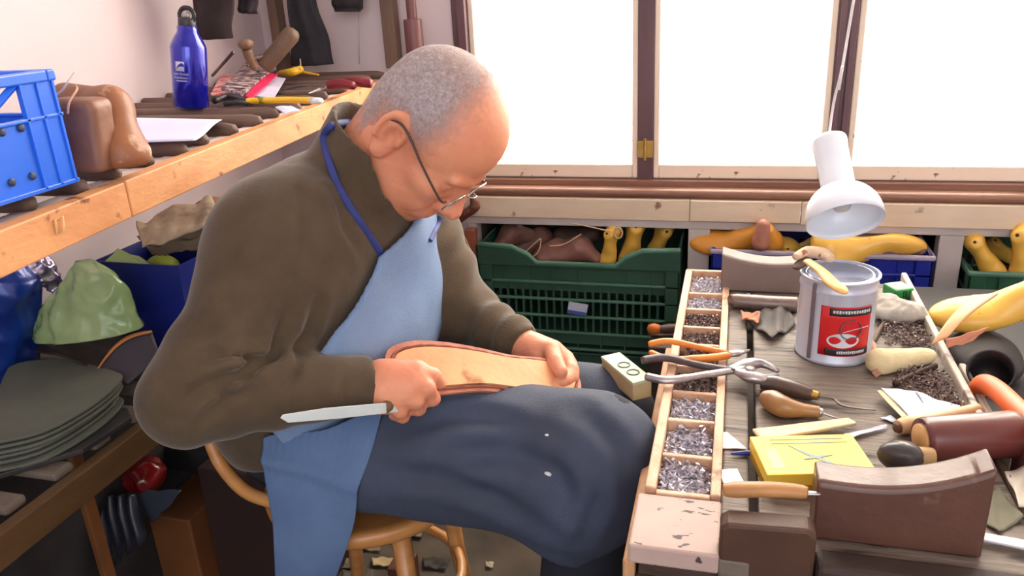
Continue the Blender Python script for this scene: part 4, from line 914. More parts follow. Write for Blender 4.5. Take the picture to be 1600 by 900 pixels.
# black drum things beyond the bench
blackp = M('black_plastic', (40, 36, 40), .4, rgb2=(26, 24, 28))
t = thing('black_cup', 'black cup lying on its side beyond the right edge of the bench', 'cup', (.40, 1.18, .58))
Lm = lookz(oy(1548, 580, 1.16), Vector((-.25, -.75, .55)))
b = MB(); b.lathe([(.001, -.07), (.026, -.07), (.030, .0), (.031, .006), (.028, .006), (.026, -.05), (.001, -.055)], 32, mat=Lm); part('cup_body', b, blackp, t, world=True)
b = MB(); b.box(.36, .62, .95, 1.75, .50, .56); b.box(.36, .40, .95, 1.0, 0, .5); b.box(.58, .62, .95, 1.0, 0, .5); b.box(.36, .40, 1.70, 1.75, 0, .5); b.box(.58, .62, 1.70, 1.75, 0, .5)
solo('side_stand', b, M('stand_black', (34, 30, 32), .7), 'dark low stand to the right of the bench', 'stand', smooth=False, bevel=.003)
def lump(P, c=np.array((.415, 1.36, .585))):
    d = sd_ell(P, c, (.055, .09, .035)); return d+.006*snoise(P, 40, 50)
solo('black_leather_piece', smooth_mb(sdf_mesh(lump, (.33, 1.22, .53), (.50, 1.50, .65), .006), 1), M('dull_black_leather', (52, 46, 46), .7, bump=.3), 'dull black leather lump beyond the bench under the yellow last', 'leather')
# ------------------------------------------------------------------ lamp
lampm = M('lamp_white', (226, 232, 240), .3, rgb2=(216, 224, 236), coat=.3); lampi = M('lamp_inside', (196, 196, 200), .5)
th_ = math.radians(44); od_ = Vector((.16, -math.sin(th_), -math.cos(th_))).normalized()
lc = oy(1321, 347, 1.33)
LM = lookz(lc, -od_)
lamp = thing('desk_lamp', 'white metal lamp with a domed shade hanging over the bench by its cord', 'lamp', lc)
R0 = .0600
dome = [(R0*math.cos(a), .010+R0*.98*math.sin(a)) for a in [k/12*math.radians(64) for k in range(13)]]
b = MB(); b.lathe([(R0*.985, 0)]+[(R0, 0)]+dome+[(.026, .066), (.0245, .060)]+[(x*.975, z-.0015) for x, z in dome[::-1]], 48, mat=LM)
b.f = b.f[:-2]; 
n_ = 48; k_ = len(b.v)//n_
b.f += [((k_-1)*n_+j, (k_-1)*n_+(j+1) % n_, (j+1) % n_, j) for j in range(n_)]; b.fm = [0]*len(b.f)
part('lamp_shade', b, lampm, lamp, world=True)
b = MB(); b.lathe([(.001, .055), (.0265, .055), (.0270, .064), (.0265, .075), (.0275, .140), (.029, .150), (.0285, .156), (.001, .160)], 40, mat=LM); part('socket_housing', b, lampm, lamp, world=True)
b = MB(); b.lathe([(.001, .02), (.012, .024), (.019, .038), (.014, .052), (.012, .058), (.001, .058)], 24, mat=LM); part('bulb', b, M('frosted_bulb', (206, 206, 206), .4), lamp, world=True)
tp = LM @ Vector((0, 0, .158)); b = MB(); b.tube(spline([tp, tp+Vector((.004, .01, .06)), oy(1316, 105, 1.44), oy(1334, 0, 1.47), Vector((.30, 1.62, 2.6))], 8), .0022, 8); part('cord', b, M('white_cord', (236, 230, 232), .5), lamp, world=True)
# ================================================================== left side: slatted shelves
def xf_up(y): return -.628-.108*y
ZS = 1.0
fasc = spots(M('fascia_wood', (226, 166, 112), .55, rgb2=(196, 128, 80), scale=7, stretch=(3, 1, 3), bump=.2), (120, 66, 40), 30, .66, .04)
slatm = M('slat_wood', (124, 98, 86), .6, rgb2=(82, 62, 54), scale=10, stretch=(.6, 5, 3), bump=.3)
dusty = M('dusty_rail_top', (224, 206, 200), .85, rgb2=(190, 170, 164), scale=14)
def quadbox(b, p0, p1, w_, z0, z1):
    """board from p0 to p1 (xy), thickness w_ to the left side"""
    d = Vector((p1[0]-p0[0], p1[1]-p0[1], 0)).normalized(); n = Vector((-d.y, d.x, 0))*w_
    a = Vector((p0[0], p0[1], 0)); c = Vector((p1[0], p1[1], 0)); q = [a, c, c+n, a+n]
    b.add([v+Vector((0, 0, z0)) for v in q]+[v+Vector((0, 0, z1)) for v in q], [(3, 2, 1, 0), (4, 5, 6, 7), (0, 1, 5, 4), (1, 2, 6, 5), (2, 3, 7, 6), (3, 0, 4, 7)])
sh = thing('slatted_shelf', 'upper wooden shelf of round slats along the left wall with a pale front board', 'shelf', (-.95, 1.2, ZS-.05))
b = MB(); quadbox(b, (xf_up(-.2), -.2), (xf_up(.80), .80), .022, ZS-.045, ZS); part('front_board', b, fasc, sh, world=True, smooth=False, bevel=.002)
b = MB(); quadbox(b, (xf_up(.802), .802), (xf_up(1.95), 1.95), .022, ZS-.045, ZS+.001); part('front_board', b, fasc, sh, world=True, smooth=False, bevel=.002)
b = MB(); quadbox(b, (xf_up(-.2)-.022, -.2), (xf_up(1.95)-.022, 1.95), .035, ZS-.045, ZS-.004); part('inner_rail', b, dusty, sh, world=True, smooth=False, bevel=.002)
b = MB(); b.box(XL, XL+.03, -.2, 1.95, ZS-.045, ZS-.004); part('wall_rail', b, dusty, sh, world=True, smooth=False)
def rod_end(y): return xf_up(y)-.028
ys = [.30, .38, .46, .54, .612, .683, .757, .832, .905, .978, .056+1.0, 1.14, 1.225, 1.31, 1.39, 1.47, 1.55, 1.64, 1.73, 1.83, 1.92]
for i, y in enumerate(ys):
    b = MB(); x1 = rod_end(y)+.006*math.sin(i*2.3); b.tube([(XL+.004, y, ZS+.004), (x1-.02, y, ZS+.004), (x1-.006, y, ZS+.003), (x1, y, ZS+.0)], [.0125, .0125, .0105, .005], 12, flat=.95); part('slat', b, slatm, sh, world=True)
b = MB(); b.tube([ox(86, 343, xf_up(.66)+.001), ox(98, 338, xf_up(.66)+.001), ox(100, 360, xf_up(.66)+.001), ox(90, 364, xf_up(.66)+.001)], .0012, 6, closed=True); part('frame_mark', b, M('cream_mark', (238, 200, 140), .6), sh, world=True)
low = thing('slatted_shelf', 'lower wooden shelf of slats along the left wall below the upper one', 'shelf', (-1.03, 1.1, .55))
fl_ = M('low_fascia', (98, 70, 38), .6, rgb2=(76, 52, 28), scale=7, stretch=(3, 1, 3), bump=.2)
b = MB(); b.box(-.868, -.848, -.1, 1.9, .555, .60); part('front_board', b, fl_, low, world=True, smooth=False, bevel=.002)
b = MB(); b.box(XL, XL+.03, -.1, 1.9, .555, .597); part('wall_rail', b, dusty, low, world=True, smooth=False)
lsl = M('low_slat', (120, 108, 96), .75, rgb2=(92, 80, 70), scale=9)
for i in range(18):
    y = .43+.078*i; b = MB(); b.box(XL+.004, -.868-.004*(i % 2), y-.017, y+.017, .598, .612); part('slat', b, lsl, low, world=True, smooth=False, bevel=.005)
for (x, y) in ((oy(141, 800, .93).x, .93), (-1.0, 1.85)):
    b = MB(); b.box(x-.007, x+.007, y-.012, y+.012, 0, .555); part('post', b, M('post_orange_wood', (120, 72, 30), .6, rgb2=(92, 52, 22), scale=8), low, world=True, smooth=False, bevel=.003)
def os_(px, py, h=0.): return oz(px, py, ZS+.0165+h)
ZT = ZS+.0165
# corner posts and stove pipe
pw = M('post_brown', (126, 100, 84), .6, rgb2=(92, 70, 58), scale=6, stretch=(4, 4, .7))
def post(pxa, pxb, y, z0, z1, label, d=.04):
    a, c = oy(pxa[0], pxa[1], y), oy(pxb[0], pxb[1], y); b = MB(); b.box(a.x, c.x, y, y+d, z0, z1)
    return solo('wooden_post', b, pw, label, 'post', smooth=False, bevel=.003)
post((602, 100), (622, 100), 1.93, ZS+.02, 2.59, 'brown wooden post rising from the far end of the upper shelf', .035)
post((430, 100), (444, 100), 1.90, ZS+.02, 2.59, 'brown wooden post in the left corner between the hanging clothes', .04)
b = MB(); pc = oy(647, 60, 1.90); b.lathe([(.001, .2), (.0125, .2), (.0125, 2.59), (.001, 2.59)], 24, mat=Matrix.Translation((pc.x, 1.90, 0)))
t = thing('wall_pipe', 'dark red painted pipe in front of the wall right of the shelf post', 'pipe', (pc.x, 1.90, 0.2)); pm = M('pipe_paint', (124, 78, 80), .4, rgb2=(100, 60, 62), scale=8); part('pipe', b, pm, t, world=True, smooth='auto')
b = MB(); b.lathe([(.001, 1.0), (.021, 1.0), (.0225, 1.004), (.0225, 1.132), (.021, 1.136), (.001, 1.137)], 24, mat=Matrix.Translation((pc.x, 1.90, 0))); part('collar', b, pm, t, world=True, smooth='auto')
# hanging clothes
def garment(name, outline, y, label, rgb, th=.03, seed=1):
    """dark cloth hanging in folds: a solid of real thickness following a drooping outline"""
    L_ = [oy(p[0], p[1], y) for p in outline[0]]; R_ = [oy(p[0], p[1], y) for p in outline[1]]
    Ls, Rs_ = spline(L_, 6), spline(R_, 6); b = MB()
    def f(u, v, side=0):
        k = v*(len(Ls)-1); i = min(int(k), len(Ls)-2); p = Ls[i].lerp(Ls[i+1], k-i).lerp(Rs_[i].lerp(Rs_[i+1], k-i), u)
        e = math.sqrt(max(0, 1-(2*u-1)**2)); return p, e
    n, m = 22, 26; vs = []
    for j in range(m+1):
        for i in range(n):
            a = 2*math.pi*i/n; u = .5-.5*math.cos(a); p, e = f(u, j/m); s_ = math.sin(a)
            vs.append(p+Vector((0, s_*th*(.8+.25*math.sin(u*16+seed+j*.12))+.003*math.sin(j*.7+seed), 0)))
    fs = [(j*n+i, j*n+(i+1) % n, (j+1)*n+(i+1) % n, (j+1)*n+i) for j in range(m) for i in range(n)]
    fs.append(tuple(range(n))[::-1]); fs.append(tuple(range(m*n, m*n+n))); b.add(vs, fs)
    return solo(name, b, M('cloth_'+str(seed), rgb, .9, rgb2=tuple(int(c*.6) for c in rgb), scale=20, bump=.3, bscale=120), label, 'clothing')
garment('hanging_jacket', ([(314, 62), (304, 20), (300, -60), (298, -160)], [(362, 60), (364, 20), (368, -60), (372, -160)]), 1.60, 'dark sleeve of a jacket hanging behind the blue bottle', (58, 42, 44), .03, 1)
garment('hanging_jacket', ([(374, 20), (372, 0), (368, -60), (366, -160)], [(402, 22), (402, 0), (400, -60), (400, -160)]), 1.66, 'short dark cloth end hanging left of the corner post', (50, 38, 46), .02, 2)
garment('hanging_trousers', ([(456, 103), (455, 60), (450, 0), (446, -100), (446, -160)], [(521, 100), (512, 60), (492, 0), (480, -80), (478, -160)]), 1.86, 'dark grey trousers hanging right of the corner post', (48, 46, 54), .035, 3)
garment('dark_cloth', ([(524, 18), (519, 8), (518, -20), (518, -60)], [(563, 18), (567, 8), (568, -20), (570, -60)]), 1.92, 'small dark cloth hanging near the top between trousers and shelf post', (52, 46, 50), .02, 4)
b = MB(); b.tube([oy(561, 100, 1.95), oy(560, 0, 1.95), oy(559, -200, 1.95)], .0012, 6); solo('hanging_string', b, M('string_white', (226, 214, 210), .8), 'thin pale string hanging between the dark clothes and the shelf post', 'string')
# blue crate on the upper shelf
blue = M('crate_blue', (40, 112, 236), .35, rgb2=(32, 98, 220), scale=4, coat=.15); hole = M('crate_hole', (46, 60, 90), .6)
CX1, CY1 = -.718, .731; CX0, CY0 = -.99, .33
zt_ = oy(72, 108, CY1).z; hC = zt_-ZT
cr_ = thing('blue_crate', 'bright blue plastic crate at the near end of the upper shelf', 'crate', ((CX0+CX1)/2, (CY0+CY1)/2, ZT))
def walls(b, x0, x1, y0, y1, z0, z1, th=.003):
    b.box(x0, x1, y0, y0+th, z0, z1); b.box(x0, x1, y1-th, y1, z0, z1); b.box(x0, x0+th, y0+th, y1-th, z0, z1); b.box(x1-th, x1, y0+th, y1-th, z0, z1)
b = MB(); b.box(CX0, CX1, CY0, CY1, ZT, ZT+.004); walls(b, CX0, CX1, CY0, CY1, ZT, ZT+hC*.60); part('lower_body', b, blue, cr_, world=True, smooth=False, bevel=.001)
b = MB(); walls(b, CX0-.004, CX1+.004, CY0-.004, CY1+.004, ZT+hC-.012, ZT+hC, .012); part('rim', b, blue, cr_, world=True, smooth=False, bevel=.002)
b = MB(); walls(b, CX0-.003, CX1+.003, CY0-.003, CY1+.003, ZT+hC*.60, ZT+hC*.63, .008); walls(b, CX0-.003, CX1+.003, CY0-.003, CY1+.003, ZT, ZT+.005, .006); part('ledge', b, blue, cr_, world=True, smooth=False, bevel=.001)
for (x, y) in ((CX1, CY1), (CX0, CY1), (CX1, CY0), (CX0, CY0)):
    sx, sy = (-1 if x == CX1 else 1), (-1 if y == CY1 else 1); b = MB()
    b.box(min(x-sx*.001, x+sx*.004), max(x-sx*.001, x+sx*.004), min(y, y+sy*.045), max(y, y+sy*.045), ZT, ZT+hC-.002); b.box(min(x, x+sx*.045), max(x, x+sx*.045), min(y-sy*.001, y+sy*.004), max(y-sy*.001, y+sy*.004), ZT, ZT+hC-.002)
    for q in (0.0, .021, .043): b.box(min(x, x-sx*.003), max(x, x-sx*.003), min(y+sy*q, y+sy*(q+.003)), max(y+sy*q, y+sy*(q+.003)), ZT+.003, ZT+hC-.005)
    part('corner_post', b, blue, cr_, world=True, smooth=False)
for ya, yb in ((CY1-.05, CY1-.115), (CY1-.15, CY1-.085)) if False else ((CY1-.048, CY1-.105), (CY1-.165, CY1-.110), (CY1-.17, CY1-.225)):
    for x in (CX1-.0025, CX0+.0025):
        b = MB(); b.tube([(x, ya, ZT+hC-.012), (x, yb, ZT+hC*.62)], .0045, 4); part('truss', b, blue, cr_, world=True, smooth=False)
for (px, py) in ((32, 200), (2, 207), (50, 275), (18, 285)):
    p = ox(px, py, CX1+.0005); b = MB(); b.lathe([(.001, 0), (.0042, 0), (.0042, .0015), (.001, .0015)], 16, mat=lookz(p, (1, 0, 0))); part('hole', b, hole, cr_, world=True)
def blob(P, c=np.array((CX1-.06, CY1-.17, ZT+.075))): return sd_ell(P, c, (.045, .05, .05))+.003*snoise(P, 60, 60)
solo('orange_leather_item', smooth_mb(sdf_mesh(blob, (CX1-.12, CY1-.24, ZT+.015), (CX1-.005, CY1-.10, ZT+.14), .004), 1), M('orange_brown_leather', (206, 110, 50), .6, rgb2=(150, 76, 40), scale=14), 'orange brown leather bundle inside the bright blue crate', 'leather')
# the two old brown lasts
oldl = spots(M('old_brown_last', (150, 104, 82), .5, rgb2=(108, 70, 54), scale=16, bump=.4, bscale=40), (206, 176, 160), 26, .68, .05)
oldr = spots(M('old_red_brown_last', (160, 102, 66), .5, rgb2=(112, 66, 44), scale=14, bump=.4, bscale=40), (216, 180, 150), 30, .66, .05)
def rbox(P, c, h, r, R=None):
    q = P-np.array(c, float)
    if R is not None: q = q @ np.array(R)
    q = np.abs(q)-np.array(h)+r; return np.linalg.norm(np.maximum(q, 0), axis=1)+np.minimum(q.max(1), 0)-r
la = V3(oz(128, 271, ZT)); 
Ra = Euler((math.radians(0), math.radians(4), math.radians(8))).to_matrix()
def lastA(P):
    c = la+np.array((.0, .018, .042)); d = rbox(P, c, (.031, .022, .044), .010, Ra)
    return smax(d+.0015*snoise(P, 60, 61), ZT-P[:, 2], .002)
solo('shoe_last', smooth_mb(sdf_mesh(lastA, la-np.array((.06, .04, .02)), la+np.array((.06, .08, .13)), .0028), 1), oldl, 'blocky worn brown last with a string hole, next to the blue crate', 'shoe last')
B0, B1 = V3(oz(198, 262, ZT)), V3(oy(100, 150, .87))
def lastB(P):
    a = V3(od(104, 150, 1.03)); e = V3(od(172, 166, .995)); lo_ = V3(od(195, 240, .985))
    d = sd_cap(P, a, e, .018, .022); d = smin(d, sd_cap(P, e, lo_, .020, .030), .02); d = smin(d, sd_cap(P, e+np.array((-.01, .01, -.01)), lo_+np.array((-.035, .015, .0)), .02, .028), .02)
    return smax(d+.0015*snoise(P, 60, 62), ZT-P[:, 2], .002)
lo_ = V3(od(160, 205, 1.0)); solo('shoe_last', smooth_mb(sdf_mesh(lastB, lo_-.13, lo_+.13, .003), 1), oldr, 'bent reddish brown last leaning behind the blocky brown one', 'shoe last')
b = MB(); b.tube(spline([od(84, 152, .935), od(98, 140, .93), od(106, 128, .93), od(118, 112, .94)], 5), .0012, 6); solo('string', b, M('string_white', (226, 214, 210), .8), 'loose white string curling up from the brown lasts', 'string')
b = MB(); b.tube(spline([od(106, 178, .915), od(108, 160, .915), od(120, 140, .93), od(118, 134, .96)], 5), .0014, 6); solo('string', b, M('string_tan', (206, 160, 130), .8), 'tan string looped through the hole of the blocky brown last', 'string')
# white sheet of paper across the slats
pm4 = [os_(203, 184, .002), os_(347, 187, .002), os_(305, 219, .002), os_(222, 222, .002)]
b = MB(); b.sheet(lambda u, v: pm4[0].lerp(pm4[1], u).lerp(pm4[3].lerp(pm4[2], u), v)+Vector((0, 0, .0015*math.sin(v*6))), 12, 8, .0008); solo('white_paper', b, M('paper_lilac_white', (212, 214, 246), .6, rgb2=(200, 204, 240)), 'white sheet of paper lying across the upper shelf slats', 'paper')
# blue bottle
bb = os_(299, 168, 0); bt = thing('water_bottle', 'shiny dark blue metal water bottle with white print on the upper shelf', 'bottle', mat=Matrix.Translation((bb.x, bb.y, ZT)) @ Matrix.Rotation(math.radians(-7.5), 4, Vector((-bb.y, bb.x, 0)).normalized().cross(Vector((0, 0, 1)))*-1) @ Matrix.Scale(.92, 4))
btm = M('bottle_blue', (14, 20, 168), .16, .35, rgb2=(10, 14, 150), scale=3, coat=.6)
b = MB(); rB = .0345
prof = [(.001, 0), (rB-.003, 0), (rB, .004), (rB, .118), (rB-.002, .124), (rB-.007, .134), (.021, .145), (.0195, .148), (.0195, .158), (.001, .158)]
b.lathe(prof, 48); part('bottle_body', b, btm, bt)
b = MB(); b.lathe([(.001, .156), (.0165, .156), (.017, .158), (.017, .170), (.015, .173), (.001, .173)], 32); cap = part('cap', b, blackp, bt)
b = MB(); b.tube(spline([(-.014, 0, .168), (-.016, 0, .180), (-.009, 0, .190), (.0, 0, .192), (.009, 0, .190), (.016, 0, .180), (.014, 0, .168)], 5), .003, 8, flat=1.6); part('carry_loop', b, blackp, cap)
b = MB(); b.lathe([(.001, -.002), (.009, -.002), (.009, .002), (.001, .002)], 24, mat=lookz((0, -.002, .178), (0, -1, 0))); part('loop_plate', b, steelm, cap)
print_ = M('print_white', (226, 226, 250), .5)
ac = math.atan2(-bb.y, -bb.x)-.52
def onb(u, z, r=.0004): a = ac+u/rB; return Vector(((rB+r)*math.cos(a), (rB+r)*math.sin(a), z))
def bq(b, u0, u1, z0, z1): b.sheet(lambda u, v: onb(u0+(u1-u0)*u, z0+(z1-z0)*v), 6, 2, .0004)
b = MB(); bq(b, -.010, .008, .073, .091); sq = part('logo_square', b, print_, bt)
b = MB(); b.sheet(lambda u, v: onb(-.010+.018*u, .073, .0010)+Vector((0, 0, 1))*(.002+(.013*math.sin(u*2.2))*(.55+.45*v)), 12, 4, .0003); part('logo_swirl', b, btm, sq)
b = MB(); b.lathe([(.001, 0), (.0022, 0), (.0022, .0004), (.001, .0004)], 12, mat=lookz(onb(.003, .0865, .0008), onb(.003, .0865)-Vector((0, 0, .0865)))); part('logo_dot', b, btm, sq)
def bend_text(s, size, z, u=0):
    m_ = text_mb(s, size, .0001); vs = [onb(u+v[0], z+v[1], .0008+v[2]) for v in m_.v]; m_.v = [tuple(v) for v in vs]; return m_
for s_, z_ in (('FAIR TRADE', .067), ('Foundation', .0605)):
    part('logo_lettering', bend_text(s_, .0056 if s_ != 'Foundation' else .006, z_, .0), print_, bt, smooth=False)
b = MB(); bq(b, -.011, .012, .0535, .0550); part('print_line', b, print_, bt)
# magazines, booklets and papers in a heap
def slab(pts, th, name, mats, label, cat, group=None, zf=os_):
    P4 = [zf(*p) for p in pts]; b = MB(); b.sheet(lambda u, v: P4[0].lerp(P4[1], u).lerp(P4[3].lerp(P4[2], u), v)+Vector((0, 0, .001*math.sin(u*5))), 8, 8, th)
    return solo(name, b, mats, label, cat, group=group, smooth='auto')
slab([(330, 148, .004), (345, 118, .012), (372, 116, .014), (358, 152, .006)], .003, 'red_booklet', M('booklet_red', (214, 60, 70), .5, rgb2=(250, 210, 210), scale=60, contrast=.1), 'red and white booklet showing beside the blue bottle', 'booklet')
slab([(388, 152, .004), (428, 152, .004), (446, 122, .010), (418, 120, .012)], .002, 'white_paper_stack', M('lilac_sheets', (226, 222, 250), .6), 'white folded papers under the pink booklet', 'paper')
slab([(382, 152, .010), (392, 154, .010), (434, 116, .022), (416, 116, .024)], .003, 'pink_booklet', M('booklet_pink', (232, 34, 92), .45), 'bright pink booklet standing out of the heap on the upper shelf', 'booklet')
slab([(346, 140, .018), (378, 148, .014), (430, 106, .030), (384, 100, .034)], .006, 'magazine', spots(M('magazine_cover', (196, 176, 180), .45, rgb2=(108, 74, 78), scale=70, contrast=.08), (48, 34, 36), 46, .56, .02), 'glossy magazine with a busy grey brown cover on top of the heap', 'magazine')
slab([(376, 148, .008), (388, 150, .008), (434, 110, .020), (424, 108, .022)], .003, 'dark_red_booklet', M('booklet_dark', (92, 32, 44), .45), 'dark red booklet between the magazine and the pink booklet', 'booklet')
b = MB(); b.tube([os_(332, 118, .02), oy(364, 82, 1.52)], .0035, 8); solo('pen', b, M('pen_dark', (72, 58, 66), .4), 'dark pen sticking up behind the blue bottle', 'pen')
# burnishing sticks with rounded ends
hwd_ = M('burnisher_wood', (142, 112, 88), .6, rgb2=(104, 78, 60), scale=14)
t = thing('wooden_burnisher', 'small wooden tool with a mushroom-shaped knob standing in the heap', 'tool', os_(390, 112, .02))
part('stem', tube_r([oy(400, 106, 1.60), oy(392, 96, 1.59), oy(386, 78, 1.58)], [.009, .010, .011], 14), hwd_, t, world=True)
b = MB(); b.lathe([(.001, -.010), (.011, -.008), (.0165, .0), (.0165, .005), (.010, .010), (.001, .011)], 24, mat=lookz(oy(384, 70, 1.58), (-.12, 0, 1))); part('knob', b, hwd_, t, world=True)
t = thing('wooden_burnisher', 'thick wooden pestle-like tool leaning against the hanging trousers', 'tool', os_(430, 104, .0))
part('handle', tube_r([oy(412, 104, 1.62), oy(430, 84, 1.63), oy(455, 54, 1.65), oy(461, 46, 1.655)], [.018, .0185, .0195, .006], 18), M('pestle_wood', (116, 90, 70), .6, rgb2=(84, 64, 50), scale=14), t, world=True)
part('blade', tube_r([oy(386, 104, 1.58), oy(398, 92, 1.60), oy(414, 88, 1.62)], [.003, .005, .006], 8), naild, t, world=True)
blackst = M('black_tools', (62, 54, 58), .5, rgb2=(36, 30, 34), scale=30)
for (a, c, e, r, lb) in (((425, 104, .02), (440, 88, .045), (446, 66, .075), .004, 'thin dark hooked tool standing beside the thick wooden tool'), ((335, 158, .006), (360, 150, .010), (392, 160, .006), .006, 'black looped strap lying right of the blue bottle'), ((352, 163, .004), (372, 160, .008), (386, 162, .004), .005, 'short black tool behind the yellow tube')):
    solo('small_tool', tube_r([os_(*a), os_(*c), os_(*e)], [r, r, r*.8], 8), blackst, lb, 'tool')
yel = M('yellow_plastic', (238, 196, 50), .4, rgb2=(220, 168, 30), scale=30)
t = thing('cutter_knife', 'yellow-handled cutter lying on the upper shelf behind the collar', 'cutter', os_(440, 158))
b = MB(); b.tube(spline([os_(386, 158, .008), os_(410, 157, .008), os_(450, 156, .008), os_(488, 157, .008)], 4), .0082, 10, flat=.7); part('handle', b, yel, t, world=True)
b = MB(); b.tube([os_(488, 157, .008), os_(500, 158, .008)], [.0085, .0080], 10, flat=.7); part('end_cap', b, lampm, t, world=True)
b = MB(); b.tube([os_(405, 157, .008), os_(414, 157, .008)], .0088, 10, flat=.75); part('slider', b, M('slider_green', (140, 140, 30), .5), t, world=True)
t = thing('yellow_clamp', 'yellow spring clamp with a wire beside the booklets', 'clamp', os_(455, 116))
part('body', tube_r([os_(438, 114, .014), os_(455, 113, .018), os_(470, 108, .022)], [.006, .010, .009], 10), yel, t, world=True)
part('arm', tube_r([os_(470, 112, .014), os_(486, 115, .010), os_(498, 117, .008)], [.004, .003, .002], 8), yel, t, world=True)
part('wire', tube_r([os_(470, 108, .024), os_(468, 84, .05), os_(461, 64, .075)], [.0014, .0014, .0014], 6), M('string_white', (226, 214, 210), .8), t, world=True)
redh = M('red_grip', (134, 26, 46), .4, rgb2=(110, 18, 36))
solo('red_handled_tool', tube_r([os_(512, 133, .010), os_(530, 131, .012), os_(552, 134, .010)], [.009, .011, .008], 10), redh, 'dark red tool handle left of the other on the far shelf end', 'tool')
solo('red_handled_tool', tube_r([os_(540, 127, .014), os_(560, 128, .014), os_(580, 131, .010)], [.008, .010, .009], 10), redh, 'dark red tool handle at the very far end of the upper shelf', 'tool')
t = thing('curved_knife', 'dark shoe knife with a pale edge among the tools on the far upper shelf', 'knife', os_(480, 138))
part('blade', tube_r([os_(440, 140, .012), os_(470, 134, .016), os_(512, 134, .010)], [.010, .014, .006], 10, flat=.2), blackst, t, world=True)
part('edge', tube_r([os_(482, 146, .006), os_(500, 139, .006), os_(514, 134, .006)], [.001, .003, .001], 6), M('pale_edge', (206, 206, 212), .3, .5), t, world=True)
slab([(430, 168, .006), (455, 165, .008), (470, 172, .006), (446, 178, .004)], .002, 'crumpled_paper', M('blue_white_paper', (214, 222, 246), .6), 'small crumpled bluish paper at the shelf front below the cutter', 'paper')
# lower shelf goods
def ol(px, py, h=0.): return oz(px, py, .613+h)
greyg = M('grey_green_sheet', (98, 102, 90), .75, rgb2=(80, 82, 74), scale=8, bump=.2)
out0 = [ol(-30, 702, .040), ol(5, 600, .040), ol(28, 574, .040), ol(100, 568, .040), ol(180, 586, .040), ol(190, 600, .040), ol(150, 636, .040), ol(70, 680, .040)]
cen = sum(out0, Vector())/len(out0)
for k in range(6):
    pl = [(p.x+(5-k)*.0016*math.cos(k*1.9), p.y-(5-k)*.0035) for p in out0]
    pl = [(p.x, p.y) for p in spline([Vector((x, y, 0)) for x, y in pl]+[Vector((pl[0][0], pl[0][1], 0))], 4)[:-1]]
    b = MB(); b.prism(pl, .6135+.0065*k+.010, .6175+.0065*k+.0105)
    o = solo('leather_sheet', b, greyg, 'one of the grey-green sole sheets stacked on the lower shelf', 'leather sheet', group='grey-green sole sheets stacked on the lower shelf', smooth=False, bevel=.001)
b = MB(); pl = [(p.x, p.y) for p in [ol(-60, 760, .005), ol(0, 690, .005), ol(120, 640, .005), ol(200, 640, .005), ol(206, 655, .005), ol(130, 705, .005), ol(0, 745, .005)]]; b.prism(pl, .6135, .622)
solo('leather_sheet', b, M('black_sheet', (48, 44, 44), .6, rgb2=(32, 30, 32)), 'black leather sheets under the grey-green stack', 'leather sheet', smooth=False, bevel=.002)
dkl = M('dark_brown_hide', (58, 46, 44), .6, rgb2=(38, 30, 30), scale=10, bump=.2)
scrap([(30, 540, .05), (60, 518, .06), (215, 516, .06), (150, 580, .045)], 0, dkl, 'dark brown leather hide below the green bag', wav=.006, seed=2, zf=ol, th=.003)
def curvedhide(u, v):
    a = ol(150, 583, .04).lerp(ol(238, 520, .085), v)+Vector((0, 0, .018*math.sin(v*3.14))); c = ol(200, 600, .03).lerp(ol(252, 560, .05), v); return a.lerp(c, u)
b = MB(); b.sheet(curvedhide, 12, 14, .003); t = solo('leather_hide', b, M('bluish_dark_hide', (62, 54, 64), .6, rgb2=(44, 38, 46), scale=9), 'curved dark hide with an orange cut edge beside his elbow', 'leather')
b = MB(); b.tube([curvedhide(0, k/12)+Vector((0, 0, .002)) for k in range(13)], [.002+.004*math.sin(k/12*3.14*.8) for k in range(13)], 8, flat=.5); b.v = [tuple(wmat(t).inverted() @ Vector(p)) for p in b.v]; part('cut_edge', b, M('orange_edge', (206, 128, 66), .6), t, label='orange cut edge')
# dark blue open bin
bnm = M('bin_blue', (18, 34, 120), .4, rgb2=(12, 24, 96), scale=4)
t = thing('blue_bin', 'dark blue open storage bin on the lower shelf with green leaves of plastic inside', 'bin', (-1.08, 1.22, .613))
zr = .80; q0, q1 = oz(145, 408, zr), oz(278, 416, zr); d_ = (q1-q0).normalized(); n_ = Vector((-d_.y, d_.x, 0)); Wd = .16; 
q0 = q0+Vector((0, 0, 0)); B4 = [q0, q1, q1+n_*Wd*.9, q0+n_*Wd*.9]
def wall4(b, a, c, z0, z1, th, inw, tap=.018):
    cn = (sum(B4, Vector()))/4
    def sc(p, k): return Vector((cn.x+(p.x-cn.x)*k, cn.y+(p.y-cn.y)*k, 0))
    lo1, lo2 = sc(a, .84), sc(c, .84); hi1, hi2 = sc(a, 1), sc(c, 1); li1, li2 = sc(a, .82), sc(c, .82); hi3, hi4 = sc(a, .97), sc(c, .97)
    Z = lambda p, z: Vector((p.x, p.y, z))
    b.add([Z(lo1, z0), Z(lo2, z0), Z(hi2, z1), Z(hi1, z1), Z(li1, z0), Z(li2, z0), Z(hi4, z1), Z(hi3, z1)], [(0, 1, 2, 3), (7, 6, 5, 4), (3, 2, 6, 7), (0, 4, 5, 1), (0, 3, 7, 4), (1, 5, 6, 2)])
b = MB()
for i in range(4): wall4(b, B4[i], B4[(i+1) % 4], .614, zr, .003, 1)
